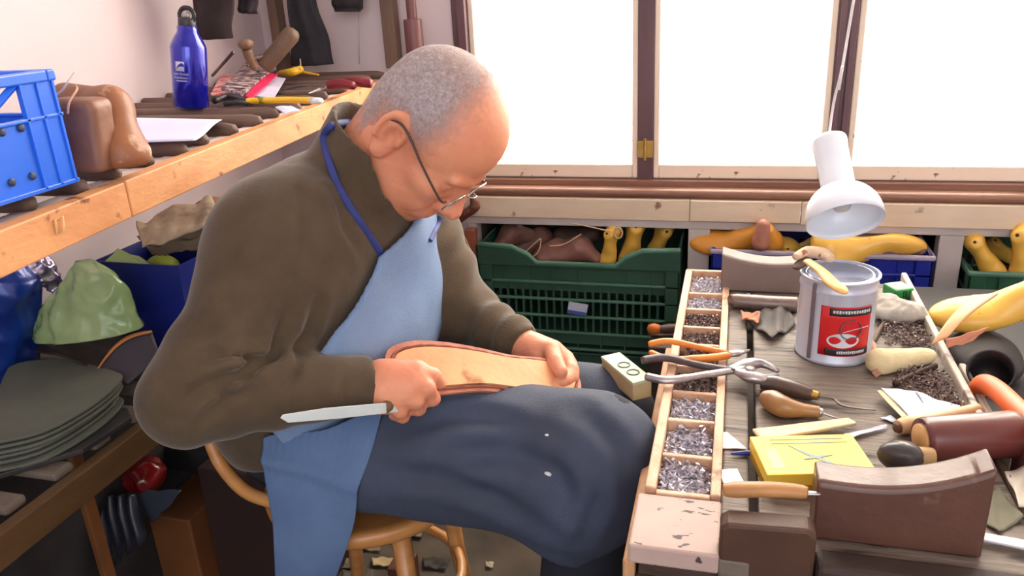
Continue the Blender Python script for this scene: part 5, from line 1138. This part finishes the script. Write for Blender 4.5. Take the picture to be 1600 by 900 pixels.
cn = sum(B4, Vector())/4; b.add([Vector((cn.x+(p.x-cn.x)*.84, cn.y+(p.y-cn.y)*.84, .614)) for p in B4]+[Vector((cn.x+(p.x-cn.x)*.84, cn.y+(p.y-cn.y)*.84, .618)) for p in B4], [(3, 2, 1, 0), (4, 5, 6, 7)]+[(i, (i+1) % 4, 4+(i+1) % 4, 4+i) for i in range(4)])
part('bin_body', b, bnm, t, world=True, smooth=False)
grs = M('green_foam', (168, 190, 128), .7, rgb2=(140, 166, 100), scale=10)
def gs(u, v): a = oz(162, 410, .79).lerp(oz(236, 414, .79), u); c = oz(185, 390, .80).lerp(oz(215, 402, .80), u); return a.lerp(c, v)
b = MB(); b.sheet(gs, 6, 6, .006); solo('green_foam_piece', b, grs, 'pale green flat piece lying in the dark blue bin', 'foam piece', smooth='auto')
def ball(P, c=V3(oz(238, 406, .78))+np.array((0, .02, -.02))): return sd_ell(P, c, (.03, .03, .02))+.003*snoise(P, 80, 71)
cb = V3(oz(238, 406, .78))+np.array((0, .02, -.02)); solo('yellow_green_ball', sdf_mesh(ball, cb-.05, cb+.05, .004), M('olive_yellow', (140, 150, 40), .6), 'dull yellow-green crumpled wad at the back of the dark blue bin', 'wad')
# paper sacks behind the bin
beig = M('beige_paper', (196, 176, 150), .8, rgb2=(160, 136, 110), scale=18, bump=.4)
def crum(P4, seed, amp):
    def f(u, v):
        p = P4[0].lerp(P4[1], u).lerp(P4[3].lerp(P4[2], u), v)
        q = np.array([[u*.30, v*.16, 0]]); k = float(snoise(q, 38, seed)[0])*amp*1.3+abs(float(snoise(q, 75, seed+1)[0]))*amp*.8
        return p+Vector((.3, -.6, .75))*k
    return f
P4 = [oy(212, 350, 1.14), oy(322, 312, 1.22), oy(350, 330, 1.24), oy(218, 388, 1.08)]
b = MB(); b.sheet(crum([oy(214, 348, 1.16), oy(330, 308, 1.22), oy(350, 352, 1.12), oy(222, 386, 1.06)], 80, .012), 50, 26, .003); solo('crumpled_paper_sack', b, beig, 'crumpled beige paper sack tucked under the upper shelf', 'paper sack')
b = MB(); b.sheet(crum([oy(216, 372, 1.12), oy(335, 345, 1.15), oy(345, 384, 1.13), oy(240, 400, 1.12)], 84, .008), 40, 16, .003); solo('brown_paper_sheet', b, M('dull_brown_paper', (150, 128, 104), .8, rgb2=(124, 102, 82), bump=.3), 'dull brown paper fold hanging below the crumpled beige sack', 'paper')  # a darker, browner paper than the beige sack
def sack2(P):
    a, c = V3(oz(250, 380, .78)), V3(oz(330, 400, .74)); d = sd_cap(P, a+np.array((.02, .14, .02)), c+np.array((.0, .10, -.03)), .035, .06, (1, .8, 1))
    d = smin(d, sd_cap(P, c+np.array((.0, .10, -.03)), c+np.array((.0, .10, -.09)), .06, .05), .02)
    return smax(d+.005*snoise(P, 50, 82), .614-P[:, 2], .003)
a_ = V3(oz(300, 390, .76)); solo('brown_paper_bag', smooth_mb(sdf_mesh(sack2, a_-np.array((.2, .12, .16)), a_+np.array((.2, .32, .12)), .006), 1), M('brown_bag', (168, 132, 104), .8, rgb2=(136, 96, 70), scale=12, bump=.3), 'tan brown paper bag standing behind his shoulder under the sack', 'paper bag')
# green plastic bag
gbm = M('green_plastic', (184, 206, 148), .22, rgb2=(140, 170, 108), scale=9, coat=.5, alpha=.72)
g0, g1, g2 = V3(oy(98, 500, .99)), V3(oy(180, 478, .985)), V3(oy(142, 428, 1.0))
def pouch(Lo, Ro, y, th, seed, amp, n=64, m=40):
    Ls, Rs_ = spline([oy(p[0], p[1], y+p[2]) for p in Lo], 6), spline([oy(p[0], p[1], y+p[2]) for p in Ro], 6); b = MB(); vs = []
    for j in range(m+1):
        v = j/m; k = v*(len(Ls)-1); i0 = min(int(k), len(Ls)-2); A_ = Ls[i0].lerp(Ls[i0+1], k-i0); B_ = Rs_[i0].lerp(Rs_[i0+1], k-i0)
        for i in range(n):
            a = 2*math.pi*i/n; u = .5-.5*math.cos(a); p = A_.lerp(B_, u)+Vector((0, math.sin(a)*th*(1-.75*v), 0))
            q = np.array([[p.x, p.y*1.5, p.z]]); f_ = float(snoise(q, 42, seed)[0]); g_ = float(snoise(q, 95, seed+1)[0])
            vs.append(p+Vector((.2, -.8, .3))*(amp*(1-2*abs(f_))+amp*.55*(1-2*abs(g_))))
    fs = [(j*n+i, j*n+(i+1) % n, (j+1)*n+(i+1) % n, (j+1)*n+i) for j in range(m) for i in range(n)]
    fs.append(tuple(range(n))[::-1]); fs.append(tuple(range(m*n, m*n+n))); return b.add(vs, fs)
solo('green_plastic_bag', pouch([(62, 526, 0), (72, 480, 0), (104, 440, 0), (124, 408, .01)], [(224, 512, 0), (206, 470, 0), (188, 436, 0), (150, 408, .01)], .99, .045, 90, .010), gbm, 'crumpled pale green plastic bag on the lower shelf', 'plastic bag')
b0, b1 = V3(ol(-10, 560, .04)), V3(oz(-8, 430, .80))
def bbag(P):
    d = sd_cap(P, b0, b1, .055, .05); d = smin(d, sd_cap(P, b0+np.array((.02, .02, .0)), b1+np.array((.02, 0, -.02)), .04, .045), .02)
    r = np.abs(snoise(P*np.array((1, 1, .6)), 44, 95)); return smax(d+.014*r-.004, .6135-P[:, 2], .003)
c_ = (b0+b1)/2; solo('blue_plastic_bag', sdf_mesh(bbag, c_-np.array((.14, .14, .2)), c_+np.array((.14, .14, .18)), .004), M('blue_foil', (24, 70, 170), .18, .2, rgb2=(14, 34, 110), scale=12, coat=.6), 'glossy blue plastic bag at the left edge of the lower shelf', 'plastic bag')
f0 = V3(oz(58, 418, .80))
def foil(P):
    d = sd_cap(P, f0, f0+np.array((.02, .02, -.05)), .026, .010); return d+.010*np.abs(snoise(P, 100, 97))-.002+.003*snoise(P, 230, 98)
solo('silver_foil_wrapper', sdf_mesh(foil, f0-.08, f0+.06, .0028), M('silver_foil', (214, 206, 226), .2, .8, rgb2=(120, 96, 150), scale=50), 'crumpled silver and purple foil wrapper above the green bag', 'wrapper')
# things on the floor under the lower shelf
box_or = M('cardboard_orange', (118, 68, 24), .75, rgb2=(90, 50, 18), scale=6)
b = MB(); b.box(-1.13, -1.03, 1.12, 1.32, .0, .22); solo('cardboard_box', b, box_or, 'orange brown cardboard box on the floor behind the chair', 'box', smooth=False, bevel=.004)
b = MB(); b.box(-1.02, -.80, 1.16, 1.44, .0, .32); solo('cardboard_box', b, M('maroon_box', (48, 24, 20), .7, rgb2=(34, 16, 14)), 'dark maroon box on the floor under the chair back', 'box', smooth=False, bevel=.004)
b = MB(); b.box(-1.13, -1.03, .70, .90, 0, .12); solo('wooden_crate', b, M('brown_crate', (96, 54, 24), .75, rgb2=(70, 40, 20)), 'brown wooden box on the floor at the lower left', 'box', smooth=False, bevel=.004)
bl = M('blue_black_leather', (46, 50, 64), .38, rgb2=(26, 28, 38), scale=10, coat=.2)
for k in range(4):
    px = 162+16*k
    o = solo('leather_strip', tube_r([oy(px-4, 772, 1.04), oy(px, 800, 1.03), oy(px+10, 850-4*k, 1.02), oy(px+8, 892-14*k, 1.02)], [.009, .014, .013, .006], 10, flat=.6, up=(1, 0, 0)), bl, 'blue-black curved leather strip hanging below the lower shelf', 'leather strip', group='blue-black leather strips below the lower shelf')
scrap([(205, 768, 0), (283, 765, 0), (262, 795, 0), (238, 815, 0)], 0, M('slate_leather', (56, 62, 78), .5, rgb2=(40, 44, 56)), 'slate-blue triangular leather piece below the lower shelf', wav=.003, seed=4, zf=lambda x, y, h: oy(x, y, 1.06), th=.003)
r0 = V3(oy(225, 742, 1.09))
def rbag(P): return sd_ell(P, r0, (.04, .04, .035))+.012*np.abs(snoise(P, 60, 99))-.003
solo('red_plastic_bag', sdf_mesh(rbag, r0-.07, r0+.07, .0036), M('red_plastic', (118, 14, 18), .2, rgb2=(60, 8, 14), scale=12, coat=.6), 'shiny red plastic bag in the dark under the lower shelf', 'plastic bag')
k0 = V3(oy(280, 725, 1.22))
def kb(P): return smin(sd_cap(P, k0+np.array((-.01, .04, .02)), k0+np.array((.10, .04, .02)), .055, .06), sd_cap(P, k0+np.array((.08, .04, .0)), k0+np.array((.10, .04, .0)), .05, .05), .03)+.008*snoise(P, 40, 101)
solo('black_bag', sdf_mesh(kb, k0-np.array((.2, .1, .36)), k0+np.array((.26, .22, .12)), .008), M('black_bag_cloth', (26, 24, 26), .6), 'black bag slumped in the dark behind the chair', 'bag')
b = MB(); b.box(-.645, -.60, 1.20, 1.26, 0, .10); solo('wood_block', b, M('dark_red_wood', (92, 44, 28), .6), 'dark red wooden block standing on the floor by the chair leg', 'block', smooth=False, bevel=.003)
for i, (px, py, w_, h_, c) in enumerate([(540, 880, 40, 16, (120, 104, 84)), (575, 850, 44, 20, (150, 130, 104)), (600, 878, 38, 14, (206, 180, 130)), (560, 900, 50, 20, (96, 86, 72)), (640, 830, 44, 20, (130, 116, 100)), (520, 850, 30, 20, (70, 74, 62)), (585, 815, 30, 18, (88, 88, 70)), (765, 882, 12, 8, (226, 206, 176)), (680, 880, 40, 18, (60, 50, 44))]):
    lb = ['dull brown', 'light tan', 'pale cream', 'grey brown', 'grey', 'green grey', 'olive grey', 'tiny cream', 'dark brown'][i]+' leather offcut on the floor under the chair'
    if i == 7: lb = 'tiny cream leather offcut on the floor between his legs'
    scrap([(px-w_/2, py-h_/2, 0), (px+w_/2, py-h_/3, 0), (px+w_/2.4, py+h_/2, 0), (px-w_/2.2, py+h_/3, 0)], 0, M('offcut_%d' % i, c, .7), lb, wav=.004, seed=i, zf=lambda x, y, h: oz(x, y, .008), th=.003)

for (y0_, y1_, zz, lb) in ((.10, .78, .50, 'dark bundled sack against the wall under the near lower shelf'), (.80, 1.40, .52, 'dark bundled sack against the wall under the middle of the lower shelf'), (1.42, 1.9, .50, 'dark bundled sack against the wall under the far lower shelf')):
    def dsk(P, y0_=y0_, y1_=y1_, zz=zz): return rbox(P, (-1.170, (y0_+y1_)/2, zz/2), (.036, (y1_-y0_)/2, zz/2), .033)+.008*snoise(P, 26, int(y0_*10))-.004
    solo('dark_sack', sdf_mesh(dsk, (-1.215, y0_-.03, 0.002), (-1.06, y1_+.03, zz+.03), .012), M('dark_sacking', (44, 38, 38), .9, rgb2=(26, 22, 24), scale=10, bump=.3), lb, 'sack')
# ================================================================== crates and lasts in the cubbies below the window
def last_sdf(P):
    """shoe last lying sole down, heel at -x, toe at +x, length .26"""
    y = P[:, 1]+.010*np.clip((P[:, 0])/.13, -1, 1)**2*np.sign(P[:, 0]); Q = np.stack([P[:, 0], y, P[:, 2]], 1)
    d = sd_ell(Q, (-.088, 0, .030), (.036, .030, .034)); d = smin(d, sd_cap(Q, (-.09, 0, .045), (-.075, 0, .082), .026, .022), .02)
    d = smin(d, sd_cap(Q, (-.07, 0, .045), (.0, 0, .032), .028, .028), .03); d = smin(d, sd_cap(Q, (-.065, 0, .075), (-.01, 0, .052), .018, .016), .02)
    d = smin(d, sd_ell(Q, (.062, 0, .024), (.066, .042, .026)), .03)
    d = smax(d, P[:, 2]-.098, .004); d = smax(d, .004+.012*np.clip(1-((P[:, 0]+.01)/.05)**2, 0, 1)-P[:, 2], .005)
    return d
lm = smooth_mb(sdf_mesh(last_sdf, (-.14, -.06, -.01), (.14, .06, .11), .0042), 1)
yl = spots(M('yellow_last', (238, 194, 92), .4, rgb2=(222, 170, 66), scale=6, coat=.2), (120, 82, 40), 34, .70, .02)
ol_ = M('ochre_last', (226, 162, 62), .4, rgb2=(204, 134, 44), scale=6, coat=.2)
ylm = mesh_of('yellow_last', lm, yl, True); olm = mesh_of('ochre_last', lm, ol_, True)
holeb = MB(); holeb.lathe([(.001, 0), (.0055, 0), (.0055, .0012), (.001, .0012)], 14, mat=Matrix.Translation((-.078, 0, .0975))); holem = mesh_of('last_hole', holeb, M('hole_dark', (60, 40, 24), .8), True)
def last(me, label, p, xd, zd, s=1.0, group=None):
    """p: middle of the last; xd: toe direction; zd: up direction"""
    x = Vector(xd).normalized(); z = Vector(zd); z = (z-x*z.dot(x)).normalized(); y = z.cross(x)
    m = Matrix(((x.x*s, y.x*s, z.x*s, 0), (x.y*s, y.y*s, z.y*s, 0), (x.z*s, y.z*s, z.z*s, 0), (0, 0, 0, 1)))
    o = bpy.data.objects.new('shoe_last', me); COL.objects.link(o); o.matrix_world = Matrix.Translation(Vector(p)-(m @ Vector((0, 0, .045)))) @ m
    o['label'] = label; o['category'] = 'shoe last'
    if group: o['group'] = group
    h = bpy.data.objects.new('peg_hole', holem); COL.objects.link(h); h.parent = o; return o
brm_ = M('crate_rim_grey', (176, 166, 190), .5)
def crate(x0, x1, y0, y1, z0, z1, mt, label, dip=None, nr=6, cols=8, rimm=None, name='plastic_crate'):
    t = thing(name, label, 'crate', ((x0+x1)/2, (y0+y1)/2, z0))
    H = z1-z0; b = MB(); b.box(x0+.01, x1-.01, y0+.01, y1-.01, z0, z0+.006)
    part('base', b, mt, t, world=True, smooth=False)
    zt = z1 if not dip else z1-dip
    for k in range(nr):
        z = z0+.004+(zt-z0-.012)*k/(nr-1) if nr > 1 else zt-.01
        b = MB(); walls(b, x0, x1, y0, y1, z, z+.007, .009); part('rib', b, (rimm if name == 'plastic_crate' and nr == 6 and rimm is not brm_ else mt) or mt, t, world=True, smooth=False, bevel=.002)
    b = MB(); walls(b, x0+.010, x1-.010, y0+.010, y1-.010, z0+.02, z0+.05, .002); walls(b, x0+.010, x1-.010, y0+.010, y1-.010, zt-.075, zt-.004, .002)
    part('wall_panel', b, mt, t, world=True, smooth=False)
    for front in (True, False):
        b = MB(); y = y0+.005 if front else y1-.007; ya = y0+.010 if front else y1-.012
        for k in range(cols+1):
            x = x0+.012+(x1-x0-.024)*k/cols; b.box(x-.002, x+.002, y, y+.007, z0, zt-.004)
        for k in range(int(cols*3)+1):
            x = x0+.012+(x1-x0-.024)*k/(cols*3); b.box(x-.003, x+.003, ya, ya+.002, z0+.05, zt-.075)
        part('slat_grid', b, mt, t, world=True, smooth=False)
    for (x, y) in ((x0, y0), (x1, y0), (x0, y1), (x1, y1)):
        sx = 1 if x == x0 else -1; sy = 1 if y == y0 else -1; b = MB()
        b.box(min(x, x+sx*.035), max(x, x+sx*.035), min(y, y+sy*.006), max(y, y+sy*.006), z0, zt); b.box(min(x, x+sx*.006), max(x, x+sx*.006), min(y, y+sy*.035), max(y, y+sy*.035), z0, zt)
        part('corner', b, mt, t, world=True, smooth=False, bevel=.002)
    if dip:
        pts = []
        w_ = x1-x0
        prof = [(x0, z1+.0), (x0+.09, z1-.004), (x0+.13, z1-dip*.5), (x0+.155, zt), (x1-.155, zt), (x1-.13, z1-dip*.5), (x1-.09, z1-.004), (x1, z1)]
        sp = [v for v in prof]
        for y, yy in ((y0-.002, y0+.007), (y1-.007, y1+.002)):
            b = MB(); pl = sp+[(x1, zt-.008), (x0, zt-.008)]
            b.prism([(a, c) for a, c in pl], -yy, -y, mat=Matrix(((1, 0, 0, 0), (0, 0, -1, 0), (0, 1, 0, 0), (0, 0, 0, 1)))); part('raised_rim', b, mt, t, world=True, smooth=False, bevel=.002)
            b = MB(); b.tube([(a, (y+yy)/2, c) for a, c in sp], .006, 8, flat=1.3); part('rim_bead', b, rimm or mt, t, world=True)
        for x in (x0, x1-.007):
            b = MB(); b.box(x, x+.007, y0, y1, zt-.008, z1); part('raised_rim', b, mt, t, world=True, smooth=False, bevel=.002)
    elif rimm:
        b = MB(); walls(b, x0-.004, x1+.004, y0-.004, y1+.004, z1-.012, z1, .012); part('rim_bead', b, rimm, t, world=True, smooth=False, bevel=.004)
    return t
grn_ = M('crate_green', (50, 88, 72), .45, rgb2=(38, 72, 58), scale=5); grr = M('crate_green_edge', (78, 124, 104), .4)
GX0, GX1, GY0, GY1 = -.622, -.112, 1.855, 2.20
crate(GX0, GX1, GY0, GY1, .30, .585, grn_, 'upper green plastic crate full of brown bags and yellow lasts', dip=.045, rimm=grr)
crate(GX0+.004, GX1-.004, GY0+.004, GY1, .045, .298, grn_, 'lower green plastic crate underneath, in the shade', nr=6)
b = MB(); q = [oy(889, 471, GY0-.003), oy(919, 476, GY0-.003), oy(916, 494, GY0-.003), oy(886, 489, GY0-.003)]; b.sheet(lambda u, v: q[0].lerp(q[1], u).lerp(q[3].lerp(q[2], u), v), 3, 3, .001)
t = solo('crate_tag', b, M('tag_white', (206, 214, 238), .5), 'small white and blue sticker on the upper green crate', 'sticker', smooth=False)
b = MB(); b.sheet(lambda u, v: q[3].lerp(q[0], .3*v).lerp(q[2].lerp(q[1], .3*v), u)+Vector((0, -.001, 0)), 3, 3, .0008); b.v = [tuple(wmat(t).inverted() @ Vector(p)) for p in b.v]; part('blue_stripe', b, M('tag_blue', (74, 98, 190), .5), t, smooth=False)
# brown leather uppers / bags in the green crate
brl = spots(M('brown_upper', (150, 106, 94), .5, rgb2=(106, 70, 62), scale=12, bump=.35, bscale=50), (216, 186, 172), 24, .70, .03)
def bagf(segs, seed, amp=.005):
    def f(P):
        d = None
        for a, c, ra, rb in segs:
            e = sd_cap(P, a, c, ra, rb, (1, .8, 1)); d = e if d is None else smin(d, e, .025)
        return d+amp*snoise(P, 46, seed)+.001*snoise(P, 150, seed+1)
    return f
for i, (segs, lb) in enumerate([
    ([(oy(780, 388, 1.95), oy(800, 362, 1.97), .026, .022), (oy(800, 362, 1.97), oy(830, 370, 2.0), .024, .02)], 'pale brown leather bundle at the left end of the green crate'),
    ([(oy(812, 392, 2.0), oy(846, 372, 2.02), .034, .034)], 'mid brown leather bundle behind, second from the left in the green crate'),
    ([(oy(850, 405, 1.91), oy(905, 388, 1.92), .026, .028), (oy(850, 400, 1.91), oy(870, 378, 1.93), .02, .012), (oy(905, 388, 1.92), oy(930, 402, 1.92), .026, .018)], 'large folded brown leather upper in front in the green crate'),
    ([(oy(880, 372, 2.03), oy(925, 366, 2.05), .03, .026)], 'dark brown leather bundle at the back of the green crate')]):
    segs = [(V3(a), V3(c), ra, rb) for a, c, ra, rb in segs]; ap = np.array([s[k] for s in segs for k in (0, 1)])
    solo('leather_bundle', smooth_mb(sdf_mesh(bagf(segs, 120+i*3), ap.min(0)-.06, ap.max(0)+.06, .0045), 1), brl if i != 3 else M('brown_upper_dark', (104, 76, 68), .6, bump=.3), lb, 'leather')
for i, (pts, lb) in enumerate([([(812, 402), (838, 378), (845, 374), (842, 392), (832, 402)], 'pale cord looped over the brown bundles in the green crate'), ([(888, 348), (915, 353), (955, 362)], 'thin white wire across the back of the green crate'), ([(858, 384), (880, 382), (908, 366)], 'pale lace across the folded brown upper')]):
    solo('cord', tube_r([oy(x, y, 1.875+.0*i) for x, y in pts], [.0016]*len(pts), 6), M('pale_cord', (222, 190, 160), .7), lb, 'cord')
last(ylm, 'small yellow last standing on its toe, left of the tall one in the green crate', oy(951, 388, 1.905), (-.18, -.1, -.97), (-.3, -.95, .1), .54)
last(ylm, 'tall yellow last standing toe down in the middle of the green crate', oy(988, 384, 1.93), (-.12, -.15, -.97), (.15, -.98, .1), .70)
last(ylm, 'yellow last lying low at the right end of the green crate', oy(1028, 386, 1.98), (-.25, -.1, -.9), (.3, -.9, .1), .66)
b = MB(); b.lathe([(.001, -.004), (.012, -.004), (.012, .004), (.001, .004)], 20, mat=lookz(oy(973, 358, 1.905), (.1, -1, .1))); 
b = MB(); c_ = oy(966, 364, 1.885); b.tube([c_+Vector((.010*math.cos(a*.4), 0, .014*math.sin(a*.4))) for a in range(16)], .0022, 6, closed=True); solo('tag_loop', b, M('pale_cord', (222, 190, 160), .7), 'pale loop tied between the two yellow lasts in the green crate', 'loop')
# middle cubby
bls = M('crate_deep_blue', (26, 42, 160), .4, rgb2=(18, 32, 136), scale=5); brm = M('crate_rim_grey', (176, 166, 190), .5)
crate(-.040, .440, 1.86, 2.22, .36, .592, bls, 'blue plastic crate with a pale rim in the middle cubby', nr=6, rimm=brm)
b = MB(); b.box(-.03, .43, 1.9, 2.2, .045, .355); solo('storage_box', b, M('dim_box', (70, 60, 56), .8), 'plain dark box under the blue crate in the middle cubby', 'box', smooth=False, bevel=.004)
last(olm, 'ochre last lying on its side across the left of the blue crate', oy(1150, 372, 1.90), (-1, -.05, -.02), (.05, -.55, .80), .88)
last(ylm, 'yellow last pointing away to the right beside the ochre one', oy(1215, 374, 1.925), (.9, .3, -.25), (0, -.6, .8), .50)
last(ylm, 'ochre yellow last behind the lamp shade', oy(1255, 388, 1.96), (.9, .5, .35), (0, -.6, .8), .6)
last(ylm, 'long yellow last lying sole up on the blue crate, right of the lamp', oy(1355, 393, 1.88), (.98, .02, -.05), (.0, -.55, -.83), 1.0)
segs = [(V3(oy(1192, 352, 1.855)), V3(oy(1188, 378, 1.855)), .015, .021)]
solo('leather_piece', smooth_mb(sdf_mesh(bagf(segs, 140, .003), segs[0][0]-.06, segs[0][0]+.07, .004), 1), M('pinkish_leather', (186, 128, 106), .5, rgb2=(150, 96, 80), scale=20, bump=.3), 'pinkish brown leather piece strapped over the ochre last', 'leather')
segs = [(V3(oy(1345, 372, 1.93)), V3(oy(1385, 388, 1.90)), .028, .024), (V3(oy(1385, 388, 1.90)), V3(oy(1438, 391, 1.89)), .024, .012)]
ap = np.array([s[k] for s in segs for k in (0, 1)]); solo('shoe_upper', smooth_mb(sdf_mesh(bagf(segs, 145, .003), ap.min(0)-.05, ap.max(0)+.05, .0042), 1), M('mauve_brown_leather', (118, 88, 88), .5, rgb2=(88, 62, 62), scale=14, bump=.3), 'mauve brown shoe upper lying on the long yellow last', 'shoe upper')
# right cubby
crate(.515, .955, 1.86, 2.22, .30, .56, M('crate_green_dark', (36, 96, 66), .5, rgb2=(28, 76, 52)), 'green plastic crate in the right cubby', nr=6, rimm=grr)
last(ylm, 'yellow last heaped at the left in the right-hand green crate', oy(1540, 405, 1.90), (.55, -.25, -.75), (-.2, -.9, .3), .62)
last(ylm, 'yellow last cut by the right edge of the picture in the green crate', oy(1596, 404, 1.885), (.05, -.2, -.95), (-.5, -.8, .1), .70)
last(ylm, 'yellow last lying behind the others in the right-hand green crate', oy(1575, 395, 2.10), (.9, .1, -.2), (0, -.5, .9), .60)
# big flat yellow last and leather strip beyond the bench
last(ylm, 'big yellow last lying on the dark stand beyond the bench', od(1583, 468, 1.33), (-.97, -.10, -.16), (-.14, -.20, .96), 1.0)
L4 = [od(1455, 538, 1.22), od(1480, 528, 1.22), od(1560, 455, 1.25), od(1520, 458, 1.27)]
b = MB(); b.sheet(lambda u, v: L4[0].lerp(L4[1], u).lerp(L4[3].lerp(L4[2], u), v)+Vector((0, 0, .006*math.sin(v*4))), 6, 16, .003); solo('leather_strip', b, M('peach_leather', (238, 184, 136), .55, rgb2=(226, 164, 116), scale=8), 'peach-coloured leather strip resting on the big yellow last', 'leather strip')
scrap([(1478, 530, 0), (1545, 512, 0), (1520, 532, 0), (1480, 545, 0)], 0, M('salmon_leather', (224, 148, 116), .6), 'salmon leather scrap under the peach strip', zf=lambda x, y, h: od(x, y, 1.2), wav=.002)
kb_ = oy(1022, 514, 1.70); t = thing('orange_knob_tool', 'tool with an orange knob between the green crate and the nail tray', 'tool', kb_)
b = MB(); b.lathe([(.001, -.016), (.010, -.013), (.0135, 0), (.010, .013), (.001, .016)], 20, mat=lookz(kb_, (1, .1, 0))); part('knob', b, M('orange_knob', (206, 110, 40), .45), t, world=True)
part('shaft', tube_r([kb_+Vector((.012, 0, 0)), kb_+Vector((.035, .006, 0)), kb_+Vector((.075, .01, .004))], [.009, .012, .010], 12), M('knob_shaft', (84, 56, 50), .5), t, world=True)
b = MB(); b.box(-.165, -.09, 1.64, 1.76, 0, kb_.z-.018); solo('tool_box', b, M('dark_brown_box', (64, 50, 44), .7), 'dark box between the crate and the bench carrying the orange knob tool', 'box', smooth=False, bevel=.004)  # plain dark brown box

# leather cords hanging at the left end of the sill
t = thing('leather_tassel', 'tassel of pale leather strings hanging from a brown knot beside his nose', 'tassel', oy(727, 350, 1.86))
part('knot', tube_r([oy(738, 306, 1.86), oy(742, 322, 1.86), oy(728, 334, 1.86), oy(716, 346, 1.86)], [.008, .014, .012, .008], 10), M('cord_knot', (122, 72, 56), .6, rgb2=(84, 46, 38), scale=60, bump=.5), t, world=True)
for k, (x1, y1) in enumerate([(690, 400), (704, 420), (716, 425), (728, 412), (742, 404)]):
    part('cord', tube_r([oy(718, 342, 1.86), oy(714+k*2, 362, 1.86), oy(x1, y1, 1.86)], [.0018]*3, 6), M('pale_cord', (222, 190, 160), .7), t, world=True)
b = MB(); b.box(-.658, -.630, 1.865, 1.893, .40, .62); solo('brown_leather_flap', b, M('rust_leather', (150, 86, 62), .6), 'rust brown leather flap hanging on the post behind the cords', 'leather', smooth=False, bevel=.003)
